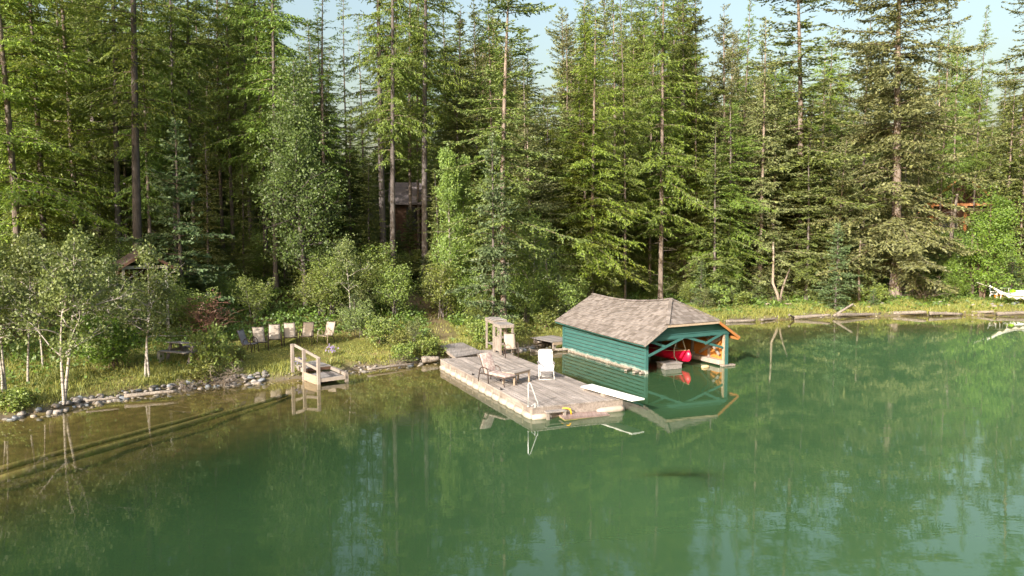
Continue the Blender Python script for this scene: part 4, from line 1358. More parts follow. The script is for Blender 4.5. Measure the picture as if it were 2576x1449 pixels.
# hammock, plastic chair, kayak at the far right
def build_right_camp():
    a, b = PD(2490, 722, 58.7), PD(2640, 708, 59.3)
    root = thing('hammock', 'pale striped hammock slung low at the far right shore', 'hammock', a)
    v = b - a
    vs, n, m = [], 16, 5
    for i in range(n + 1):
        t = i / n
        c = v * t + Vector((0, 0, -0.95 * 4 * t * (1 - t)))
        wd = 0.55 * math.sin(math.pi * t) ** 0.6 + 0.03
        for j in range(m):
            u = j / (m - 1) * 2 - 1
            vs.append(c + Vector((0, u * wd, 0.16 * u * u - (0.05 if j == 0 else 0))))
    mb = MB(); mb.add(vs, [(i * m + j, i * m + j + 1, (i + 1) * m + j + 1, (i + 1) * m + j) for i in range(n) for j in range(m - 1)])
    o = mb.build('cloth', M['white'], root, smooth=True); s = o.modifiers.new('t', 'SOLIDIFY'); s.thickness = 0.015
    mb = MB(); mb.tube([(-1.0, 0, 0.35), (0, 0, 0)], 0.02, 5); mb.build('cord', M['rope'], root)
    mb = MB()
    pts = [v * (i / n) + Vector((0, -0.52 * math.sin(math.pi * i / n) ** 0.6, -0.95 * 4 * (i / n) * (1 - i / n) + 0.02)) for i in range(1, n)]
    vs = pts + [p + Vector((0.05, -0.03, -0.20 if i % 2 else -0.05)) for i, p in enumerate(pts)]
    mb.add(vs, [(i, i + 1, n + i, n + i - 1) for i in range(n - 2)])
    mb.build('fringe', M['rope'], root)
    p = PG(2500, 752)
    root = thing('garden_chair', 'white plastic armchair on the grass below the hammock', 'chair', p, 0.9)
    mb = MB(); mb.box((0, 0, 0.42), (0.5, 0.5, 0.05)); mb.build('seat', M['white'], root, bevel=0.01)
    mb = MB(); mb.box((0, 0.26, 0.68), (0.5, 0.05, 0.5), 0, Matrix.Rotation(-0.2, 3, 'X')); mb.build('backrest', M['white'], root, bevel=0.015)
    for x in (-0.26, 0.26):
        mb = MB(); mb.box((x, 0, 0.62), (0.06, 0.5, 0.04)); mb.build('armrest', M['white'], root)
        for y in (-0.22, 0.22):
            mb = MB(); mb.beam((x, y, 0.62 if y < 0 else 0.44), (x * 1.1, y * 1.15, 0), 0.05, 0.04, 0, (1, 0, 0)); mb.build('leg', M['white'], root)
    p = PG(2522, 753)
    root = thing('trestle_table', 'white trestle table on thin legs beneath the hammock', 'table', p, 0.2)
    mb = MB(); mb.box((0, 0, 0.9), (0.9, 0.5, 0.05)); mb.build('top', M['white'], root)
    for x in (-0.38, 0.38):
        for y in (-0.2, 0.2):
            mb = MB(); mb.beam((x * 0.8, y, 0.88), (x * 1.1, y * 1.2, 0), 0.05, 0.05, 0, (1, 0, 0)); mb.build('leg', M['white'], root)
    p = PG(2560, 748)
    root = thing('small_boat', 'white and lime boat lying on the bank at the right border', 'boat', p + Vector((0.3, 0.2, 0.25)), 0.25)
    mb = MB()
    mb.tube([(-1.6, 0, 0.12), (-1.3, 0, 0.05), (-0.6, 0, 0), (0.6, 0, 0), (1.4, 0, 0.06), (1.7, 0, 0.13)], [0.02, 0.16, 0.30, 0.30, 0.16, 0.02], 10); mb.build('hull', M['white'], root, smooth=True)
    lime = mat_plain('lime_plastic', (0.35, 0.65, 0.02), 0.5, 0, 0.05, 4)
    mb = MB(); mb.tube([(-1.45, 0, 0.16), (-1.2, 0, 0.16), (-0.7, 0, 0.17), (-0.3, 0, 0.17)], [0.03, 0.15, 0.24, 0.05], 10); mb.build('deck_patch', lime, root, smooth=True)
    orange = mat_plain('orange_plastic', (0.65, 0.25, 0.02), 0.5, 0, 0.05, 4)
    p = PG(2511, 754)
    root = thing('sawhorse', 'small orange trestle beside the white plastic armchair', 'trestle', p, 0.2)
    mb = MB(); mb.beam((-0.4, 0, 0.38), (0.4, 0, 0.38), 0.06, 0.06); mb.build('beam', orange, root)
    for x in (-0.33, 0.33):
        for y in (-0.15, 0.15):
            mb = MB(); mb.beam((x, 0, 0.36), (x, y, 0), 0.05, 0.05, 0, (1, 0, 0)); mb.build('leg', orange, root)
build_right_camp()

# ------------------------------------------------------------------ plants
def sprig_arrays(c, a, b, l, w):
    """diamond shaped sprays: centre, axis, side, length, width -> verts, quads"""
    h = a * (l / 2)[:, None]
    s = b * (w / 2)[:, None]
    v = np.stack([c - h, c + s - h * 0.15, c + h, c - s - h * 0.15], 1).reshape(-1, 3)
    q = np.arange(len(v)).reshape(-1, 4)
    return v, q
def unit(v):
    return v / np.maximum(np.linalg.norm(v, axis=-1, keepdims=True), 1e-9)
def tubes_np(lines, radii, n=3):
    """many polylines at once (all with the same number of points): lines (B,K,3), radii (B,K)"""
    B, K, _ = lines.shape
    d = np.gradient(lines, axis=1)
    d = unit(d)
    ref = np.where(np.abs(d[..., 2:3]) > 0.9, np.array([1.0, 0, 0]), np.array([0, 0, 1.0]))
    s = unit(np.cross(d, ref)); u = np.cross(s, d)
    ang = 2 * np.pi * np.arange(n) / n
    v = lines[:, :, None, :] + radii[:, :, None, None] * (s[:, :, None, :] * np.cos(ang)[:, None] + u[:, :, None, :] * np.sin(ang)[:, None])
    idx = np.arange(B * K * n).reshape(B, K, n)
    q = np.stack([idx[:, :-1, :], idx[:, 1:, :], np.roll(idx[:, 1:, :], -1, 2), np.roll(idx[:, :-1, :], -1, 2)], -1).reshape(-1, 4)
    return v.reshape(-1, 3), q
def make_conifer(kind, seed, H=22.0, r0=0.24, cb=0.2, R=2.4, tw_dense=1.0, leaf='larch', bark='bark', per_m=6.0, power=0.8, up=0.15, droop=0.5, hang=0.25, sprig=(0.24, 0.075), gap=0.10, deadlow=1.0, tipup=0.0, lean=0.32, bole=None):
    g = np.random.default_rng(seed)
    root = thing(kind, None, None)
    # trunk
    K = 16
    tz = np.linspace(0, 1, K) ** 1.1
    bend = np.stack([lean * np.sin(tz * 2.2 + g.uniform(0, 6)) * tz, lean * np.sin(tz * 2.6 + g.uniform(0, 6)) * tz, tz * H], 1)
    bend[:, :2] -= bend[0, :2]
    rad = r0 * (1 - tz) ** 0.85 + 0.012
    rad[0] *= 1.35
    tv, tq = tubes_np(bend[None], rad[None], 9)
    def axis(z):
        return np.stack([np.interp(z, bend[:, 2], bend[:, 0]), np.interp(z, bend[:, 2], bend[:, 1]), z], -1)
    # bare dead sticks under the crown
    nd = int(deadlow * cb * H * 3.0)
    dl, dr = None, None
    if nd > 0:
        z = g.uniform(0.12 * cb * H, cb * H * 1.25, nd)
        az = g.uniform(0, 2 * np.pi, nd)
        L = g.uniform(0.3, 1.5, nd) * (0.4 + 0.6 * z / (cb * H * 1.25))
        t = np.linspace(0, 1, 4)
        base = axis(z)
        dl = base[:, None, :] + (L[:, None] * t)[..., None] * np.stack([np.cos(az), np.sin(az), np.zeros(nd)], 1)[:, None, :]
        dl[..., 2] += (L * g.uniform(-0.35, 0.15, nd))[:, None] * t ** 1.5
        dr = np.broadcast_to(0.018 * (1 - 0.75 * t), (nd, 4)).copy()
        v2, q2 = tubes_np(dl, dr, 3)
        tq = np.concatenate([tq, q2 + len(tv)]); tv = np.concatenate([tv, v2])
    np_mesh('trunk', tv, tq, M[bark], parent=root, smooth=True)
    # branches
    nb = int((1 - cb) * H * per_m)
    f = np.sort(g.uniform(0, 1, nb))
    z = H * (cb + (1 - cb) * f) * 0.995
    az = (np.arange(nb) * 2.399 + g.normal(0, 0.6, nb))
    prof = (1 - f) ** power * np.clip(0.45 + f * 4.0, 0, 1) + 0.05
    lob = 1 + 0.30 * np.sin(az * 2 + f * 17 + seed) + 0.18 * np.sin(f * 40 + seed * 2)
    L = R * prof * g.uniform(0.55, 1.2, nb) * lob
    L *= np.where(np.sin(az * 1.0 + f * 23 + seed * 1.7) + np.sin(f * 61 + seed) > 1.35, 0.45, 1.0)
    K = 7
    t = np.linspace(0, 1, K)
    dirs = np.stack([np.cos(az), np.sin(az), np.zeros(nb)], 1)
    upb = up + 0.55 * f ** 2 + g.normal(0, 0.08, nb)
    dr_ = droop * (1 - 0.6 * f) + g.normal(0, 0.08, nb)
    zoff = L[:, None] * (upb[:, None] * t - dr_[:, None] * t ** 1.7 + tipup * t ** 4)
    base = axis(z)
    side_w = np.stack([-np.sin(az), np.cos(az), np.zeros(nb)], 1)
    curve = g.normal(0, 0.10, nb)
    lines = base[:, None, :] + (L[:, None] * t)[..., None] * dirs[:, None, :] + (L * curve)[:, None, None] * (t ** 2)[None, :, None] * side_w[:, None, :]
    lines[..., 2] += zoff
    brad = (0.010 + 0.009 * L)[:, None] * (1 - 0.85 * t)
    bv, bq = tubes_np(lines, brad, 3)
    # side twigs
    cs, as_, bs, ls, ws = [], [], [], [], []
    per = np.maximum((L / gap * tw_dense).astype(int), 3)
    bi = np.repeat(np.arange(nb), per)
    n = len(bi)
    tt = g.uniform(0.03, 1.0, n) ** 0.85
    def along(bi, tt):
        x = tt * (K - 1)
        i = np.clip(x.astype(int), 0, K - 2)
        fr = (x - i)[:, None]
        return lines[bi, i] * (1 - fr) + lines[bi, i + 1] * fr, unit(lines[bi, i + 1] - lines[bi, i])
    o, ax = along(bi, tt)
    sgn = np.where(g.random(n) < 0.5, -1.0, 1.0)[:, None]
    sd = unit(np.cross(ax, np.array([0, 0, 1.0])))
    tdir = unit(ax * g.uniform(0.35, 0.9, (n, 1)) + sd * sgn * g.uniform(0.5, 1.0, (n, 1)) + np.stack([np.zeros(n), np.zeros(n), g.normal(-hang, 0.22, n)], 1))
    tl = np.minimum(0.10 + 0.34 * L[bi] * (1.05 - tt) + 0.06, 0.85) * g.uniform(0.6, 1.2, n)
    m = np.maximum((tl / (sprig[0] * 0.48)).astype(int), 1)
    ti = np.repeat(np.arange(n), m)
    k = np.concatenate([np.arange(x) for x in m]) if n else np.zeros(0)
    u = (k + g.uniform(0.2, 0.9, len(ti))) / m[ti]
    c = o[ti] + tdir[ti] * (tl[ti] * u)[:, None]
    c[:, 2] -= hang * 0.5 * tl[ti] * u ** 2
    c += g.normal(0, 0.02, c.shape)
    a = unit(tdir[ti] + g.normal(0, 0.35, c.shape) + np.array([0, 0, -hang * 0.6]))
    b = unit(np.cross(a, unit(g.normal(0, 1, c.shape) * np.array([0.6, 0.6, 0.25]) + np.array([0, 0, 0.75]))))
    nn = len(c)
    cs.append(c); as_.append(a); bs.append(b)
    ls.append(sprig[0] * g.uniform(0.6, 1.25, nn)); ws.append(sprig[1] * g.uniform(0.7, 1.4, nn))
    # sprays along the branch itself
    per2 = np.maximum((L / 0.07).astype(int), 3)
    bi = np.repeat(np.arange(nb), per2); n = len(bi)
    tt = g.uniform(0.2, 1.03, n)
    o, ax = along(bi, np.minimum(tt, 1.0))
    c = o + g.normal(0, 0.035, o.shape)
    a = unit(ax + g.normal(0, 0.55, o.shape))
    b = unit(np.cross(a, unit(g.normal(0, 1, c.shape))))
    cs.append(c); as_.append(a); bs.append(b)
    ls.append(sprig[0] * g.uniform(0.5, 1.0, n)); ws.append(sprig[1] * g.uniform(0.7, 1.3, n))
    # leader tip
    c, a, b, l, w = (np.concatenate(x) for x in (cs, as_, bs, ls, ws))
    lv, lq = sprig_arrays(c, a, b, l, w)
    v = np.concatenate([lv, bv]); q = np.concatenate([lq, bq + len(lv)])
    mi = np.concatenate([np.zeros(len(lq)), np.ones(len(bq))])
    np_mesh('crown', v, q, [M[leaf], M['twig']], mi, parent=root)
    root['h0'] = H
    return root

def make_broadleaf(kind, seed, H=5.0, stems=1, r0=0.05, spread=1.2, cb=0.35, leaf='birchleaf', bark='birchbark', leaves=5000, leaf_s=(0.10, 0.075), limbs=14, lean=0.15, splay=0.3, limb_up=0.6, scatter=0.16, top_taper=0.7, bare=0.0, clumpn=5):
    g = np.random.default_rng(seed)
    root = thing(kind, None, None)
    V, Q = [], []
    off = 0
    tips = []
    for s in range(stems):
        az = g.uniform(0, 6.28)
        K = 10
        t = np.linspace(0, 1, K)
        h = H * (1.0 if s == 0 else g.uniform(0.65, 0.95))
        sp = splay * (0.15 if stems == 1 else 1.0) * g.uniform(0.5, 1.2)
        x = np.cos(az) * sp * h * t ** 1.2 + lean * np.sin(t * 3.5 + g.uniform(0, 6)) * t + (g.normal(0, 0.12) if stems > 1 else 0)
        y = np.sin(az) * sp * h * t ** 1.2 + lean * np.sin(t * 3.1 + g.uniform(0, 6)) * t + (g.normal(0, 0.12) if stems > 1 else 0)
        line = np.stack([x, y, t * h], 1)
        if stems == 1:
            line[:, :2] -= line[0, :2]
        rr = r0 * (1 - 0.88 * t)
        v, q = tubes_np(line[None], rr[None], 7)
        V.append(v); Q.append(q + off); off += len(v)
        n = max(int(limbs / (1 if stems < 3 else stems * 0.5)), 4)
        f = np.sort(g.uniform(0, 1, n))
        tb = cb + (1 - cb) * f * 0.97
        laz = np.arange(n) * 2.4 + g.uniform(0, 6) + g.normal(0, 0.5, n)
        LL = spread * (np.sin(np.pi * np.clip(f * 0.75 + 0.22, 0, 1)) ** 0.8 * (1 - f * (1 - (1 - top_taper))) + 0.12) * g.uniform(0.6, 1.25, n)
        xi = tb * (K - 1); i = np.clip(xi.astype(int), 0, K - 2); fr = (xi - i)[:, None]
        o = line[i] * (1 - fr) + line[i + 1] * fr
        K2 = 6
        t2 = np.linspace(0, 1, K2)
        d = np.stack([np.cos(laz), np.sin(laz), np.full(n, limb_up) + g.normal(0, 0.25, n)], 1)
        L = o[:, None, :] + (LL[:, None] * t2)[..., None] * d[:, None, :] + np.cumsum(g.normal(0, 0.05, (n, K2, 3)), 1) * LL[:, None, None] * 0.6
        L[:, 0] = o
        L[..., 2] -= (0.18 * LL)[:, None] * t2 ** 2
        R_ = np.minimum(0.012 + 0.012 * LL, r0 * 0.55)[:, None] * (1 - 0.8 * t2)
        v, q = tubes_np(L, R_, 4)
        V.append(v); Q.append(q + off); off += len(v)
        # twigs
        m = 6
        bi = np.repeat(np.arange(n), m)
        ft = g.uniform(0.25, 1.0, n * m)
        xi = ft * (K2 - 1); i = np.clip(xi.astype(int), 0, K2 - 2); fr = (xi - i)[:, None]
        o2 = L[bi, i] * (1 - fr) + L[bi, i + 1] * fr
        d2 = unit(d[bi] + g.normal(0, 0.7, (n * m, 3)))
        l2 = LL[bi] * g.uniform(0.18, 0.5, n * m)
        T = o2[:, None, :] + (l2[:, None] * np.linspace(0, 1, 4))[..., None] * d2[:, None, :]
        v, q = tubes_np(T, np.broadcast_to(np.array([0.008, 0.006, 0.005, 0.003]), (n * m, 4)), 3)
        V.append(v); Q.append(q + off); off += len(v)
        tips.append(np.concatenate([T[:, 1], T[:, 2], T[:, 3], L[:, 3], L[:, 5], line[-3:]]))
    np_mesh('trunk', np.concatenate(V), np.concatenate(Q), M[bark], parent=root, smooth=True)
    tips = np.concatenate(tips)
    if leaves:
        keep = g.random(len(tips)) > bare
        tips = tips[keep]
        nc = max(leaves // clumpn, 1)
        ci = tips[g.integers(0, len(tips), nc)] + g.normal(0, scatter, (nc, 3))
        c = np.repeat(ci, clumpn, 0) + g.normal(0, scatter * 0.38, (nc * clumpn, 3))
        c[:, 2] = np.maximum(c[:, 2], 0.05)
        n = len(c)
        nrm = unit(g.normal(0, 1, (n, 3)) * np.array([0.9, 0.9, 0.6]) + np.array([0, 0, 0.55]))
        a = unit(np.cross(nrm, g.normal(0, 1, (n, 3))))
        b = np.cross(nrm, a)
        v, q = sprig_arrays(c, a, b, leaf_s[0] * g.uniform(0.7, 1.3, n), leaf_s[1] * g.uniform(0.7, 1.3, n))
        np_mesh('crown', v, q, M[leaf], parent=root)
    root['h0'] = H
    return root

PROTO = {}
used = {}
def proto(key):
    if key not in PROTO:
        PROTO[key] = BUILD[key]()
        used[key] = False
    return PROTO[key]
LARCH = dict(leaf='larch', up=0.10, droop=0.42, hang=0.32, sprig=(0.21, 0.058), power=0.6, per_m=10, gap=0.068)
SPRUCE = dict(leaf='spruce', up=0.05, droop=0.55, hang=0.16, tipup=0.22, sprig=(0.20, 0.078), per_m=10.5, power=0.72, gap=0.062)
FIR = dict(leaf='fir', up=0.12, droop=0.40, hang=0.10, sprig=(0.20, 0.078), per_m=10, power=0.7, gap=0.065)
BUILD = {
    # tall larches with the crown starting low, and others with long bare boles
    'larch_low': lambda: make_conifer('larch_tree', 1, 23, 0.15, 0.10, 3.3, bark='bark', **{**LARCH, 'leaf': 'larchbright'}),
    'larch_full': lambda: make_conifer('larch_tree', 8, 22, 0.14, 0.12, 3.2, bark='greybark', **{**LARCH, 'per_m': 12, 'droop': 0.55}),
    'spruce_full': lambda: make_conifer('spruce_tree', 15, 20, 0.17, 0.04, 3.4, bark='bark', **{**SPRUCE, 'per_m': 12, 'up': 0.15, 'power': 0.6}),
    'fir_full': lambda: make_conifer('fir_tree', 25, 17, 0.15, 0.03, 3.3, bark='greybark', **{**FIR, 'per_m': 12, 'power': 0.85, 'droop': 0.5}),
    'larch_mid': lambda: make_conifer('larch_tree', 2, 24, 0.145, 0.20, 3.0, bark='bark', **LARCH),
    'larch_mid_grey': lambda: make_conifer('larch_tree', 3, 25, 0.15, 0.22, 3.0, bark='greybark', **LARCH),
    'larch_high': lambda: make_conifer('larch_tree', 4, 26, 0.215, 0.31, 2.9, bark='greybark', **LARCH),
    'larch_high_brown': lambda: make_conifer('larch_tree', 5, 26, 0.135, 0.26, 2.8, bark='bark', **LARCH),
    'larch_slim': lambda: make_conifer('larch_tree', 6, 22, 0.11, 0.16, 2.3, bark='bark', **LARCH),
    'larch_thin': lambda: make_conifer('larch_tree', 7, 24, 0.12, 0.20, 2.3, bark='bark', tw_dense=0.7, **{**LARCH, 'per_m': 5.5}),
    'spruce_big': lambda: make_conifer('spruce_tree', 11, 25, 0.30, 0.05, 5.2, bark='bark', tw_dense=1.1, **{**SPRUCE, 'power': 0.52, 'per_m': 13}),
    'spruce_mid': lambda: make_conifer('spruce_tree', 12, 22, 0.19, 0.04, 3.6, bark='bark', **SPRUCE),
    'spruce_slim': lambda: make_conifer('spruce_tree', 13, 21, 0.16, 0.07, 2.7, bark='bark', **SPRUCE),
    'spruce_open': lambda: make_conifer('spruce_tree', 14, 24, 0.165, 0.18, 3.3, bark='bark', tw_dense=0.9, **{**SPRUCE, 'per_m': 8.5, 'leaf': 'fir', 'power': 0.58}),
    'fir_dark': lambda: make_conifer('fir_tree', 21, 20, 0.16, 0.04, 3.3, bark='greybark', **FIR),
    'fir_slim': lambda: make_conifer('fir_tree', 22, 18, 0.13, 0.05, 2.6, bark='greybark', **FIR),
    'pine_mid': lambda: make_conifer('pine_tree', 23, 21, 0.15, 0.25, 2.9, bark='bark', **{**FIR, 'up': 0.35, 'droop': 0.25, 'per_m': 8, 'sprig': (0.22, 0.085)}),
    'spruce_young': lambda: make_conifer('young_spruce', 31, 8, 0.08, 0.02, 2.1, leaf='youngfir', bark='greybark', per_m=20, power=0.85, up=0.12, droop=0.35, hang=0.10, sprig=(0.19, 0.08), gap=0.07, deadlow=0, tipup=0.1, lean=0.05),
    'spruce_sapling': lambda: make_conifer('young_spruce', 32, 4.5, 0.05, 0.02, 1.15, leaf='youngfir', bark='greybark', per_m=24, power=0.9, up=0.25, droop=0.25, hang=0.06, sprig=(0.16, 0.065), gap=0.06, deadlow=0, lean=0.04),
    'fir_young': lambda: make_conifer('young_fir', 33, 12, 0.10, 0.03, 2.5, leaf='fir', bark='bark', per_m=15, power=0.8, up=0.25, droop=0.28, hang=0.08, sprig=(0.22, 0.095), gap=0.08, deadlow=0.3, lean=0.08),
    # broadleaves
    'birch_a': lambda: make_broadleaf('birch_tree', 41, 5.2, 2, 0.056, 1.45, 0.33, leaves=4700, limbs=20, splay=0.10, limb_up=0.75, scatter=0.17),
    'birch_b': lambda: make_broadleaf('birch_tree', 42, 5.0, 1, 0.045, 1.35, 0.36, leaves=3300, limbs=18, splay=0.5, limb_up=0.7, scatter=0.17),
    'birch_c': lambda: make_broadleaf('birch_tree', 43, 4.4, 2, 0.045, 1.2, 0.4, leaves=3600, limbs=16, splay=0.14, lean=0.25, limb_up=0.6, scatter=0.16),
    'aspen': lambda: make_broadleaf('aspen_tree', 44, 9.0, 1, 0.10, 1.05, 0.16, leaf='alderleaf', leaves=14000, limbs=50, limb_up=0.55, scatter=0.20, lean=0.1),
    'cottonwood': lambda: make_broadleaf('cottonwood_tree', 45, 13.0, 2, 0.16, 2.1, 0.16, leaf='cottonleaf', bark='greybark', leaves=19000, leaf_s=(0.125, 0.095), limbs=56, splay=0.06, limb_up=0.5, scatter=0.34, lean=0.3),
    'alder': lambda: make_broadleaf('alder_tree', 46, 6.2, 2, 0.085, 1.8, 0.25, leaf='alderleaf', leaves=11000, limbs=28, splay=0.10, limb_up=0.7, scatter=0.24, lean=0.3),
    'alder_bush': lambda: make_broadleaf('alder_bush', 47, 3.6, 5, 0.04, 1.2, 0.2, leaf='alderleaf', bark='greybark', leaves=6500, limbs=26, splay=0.24, limb_up=0.6, scatter=0.2, lean=0.15),
    'bright_tree': lambda: make_broadleaf('maple_tree', 48, 9.0, 4, 0.08, 2.3, 0.10, leaf='brightleaf', bark='brownstem', leaves=17000, leaf_s=(0.14, 0.11), limbs=60, splay=0.16, limb_up=0.45, scatter=0.27, lean=0.2),
    'bright_bush': lambda: make_broadleaf('leafy_bush', 49, 2.2, 5, 0.03, 1.0, 0.30, leaf='brightleaf', bark='brownstem', leaves=5600, leaf_s=(0.10, 0.075), limbs=24, splay=0.38, limb_up=0.45, scatter=0.15, lean=0.1),
    'shrub_a': lambda: make_broadleaf('shrub', 50, 1.3, 6, 0.016, 0.55, 0.15, leaf='shrubleaf', bark='brownstem', leaves=2600, leaf_s=(0.085, 0.06), limbs=22, splay=0.42, limb_up=0.6, scatter=0.11, lean=0.08),
    'shrub_b': lambda: make_broadleaf('shrub', 51, 1.0, 7, 0.013, 0.5, 0.1, leaf='alderleaf', bark='brownstem', leaves=2600, leaf_s=(0.09, 0.065), limbs=22, splay=0.55, limb_up=0.5, scatter=0.11, lean=0.08),
    'shrub_c': lambda: make_broadleaf('shrub', 52, 1.9, 6, 0.02, 0.7, 0.2, leaf='birchleaf', bark='greybark', leaves=3000, leaf_s=(0.085, 0.06), limbs=24, splay=0.36, limb_up=0.6, scatter=0.15, lean=0.12),
    'twig_bush': lambda: make_broadleaf('twiggy_bush', 53, 2.1, 7, 0.022, 0.9, 0.2, leaf='deadleaf', bark='redstem', leaves=500, leaf_s=(0.07, 0.05), limbs=34, splay=0.4, limb_up=0.5, scatter=0.12, lean=0.15),
    'dead_bush': lambda: make_broadleaf('dead_branches', 54, 1.6, 6, 0.02, 0.9, 0.1, leaf='deadleaf', bark='deadwood', leaves=0, limbs=26, splay=0.6, limb_up=0.3, scatter=0.1, lean=0.2),
}
def plant(key, x, y, H, label, cat='tree', wide=1.0, rz=None, group=None, tilt=0.0, tilt_az=0.0, sink=0.05):
    p = proto(key)
    if not used[key]:
        o = p; used[key] = True
    else:
        o = copy_tree(p)
    s = H / p['h0']
    o.location = (x, y, gz(x, y) - sink)
    sw = (s ** 0.6) * wide
    o.scale = (sw, sw, s)
    o.rotation_euler = (tilt * math.sin(tilt_az), tilt * math.cos(tilt_az), rnd.uniform(0, 6.28) if rz is None else rz)
    tag(o, label, cat, group)
    return o
def at_depth(px, Y, top):
    """foot and height of a tree seen at this column whose top is at this row"""
    p = PD(px, 570, Y)
    t = PD(px, top, Y)
    return p.x, Y, t.z - gz(p.x, Y)
def tree(key, px, Y, top, label, **kw):
    x, y, H = at_depth(px, Y, top)
    return plant(key, x, y, H, label, **kw)
def bush(key, px, py, top, label, cat='bush', **kw):
    """plant whose foot is seen at (px, py) and whose top is at row top"""
    p = PG(px, py)
    H = PD(px, top, p.y).z - p.z
    return plant(key, p.x, p.y, max(H, 0.3), label, cat, **kw)

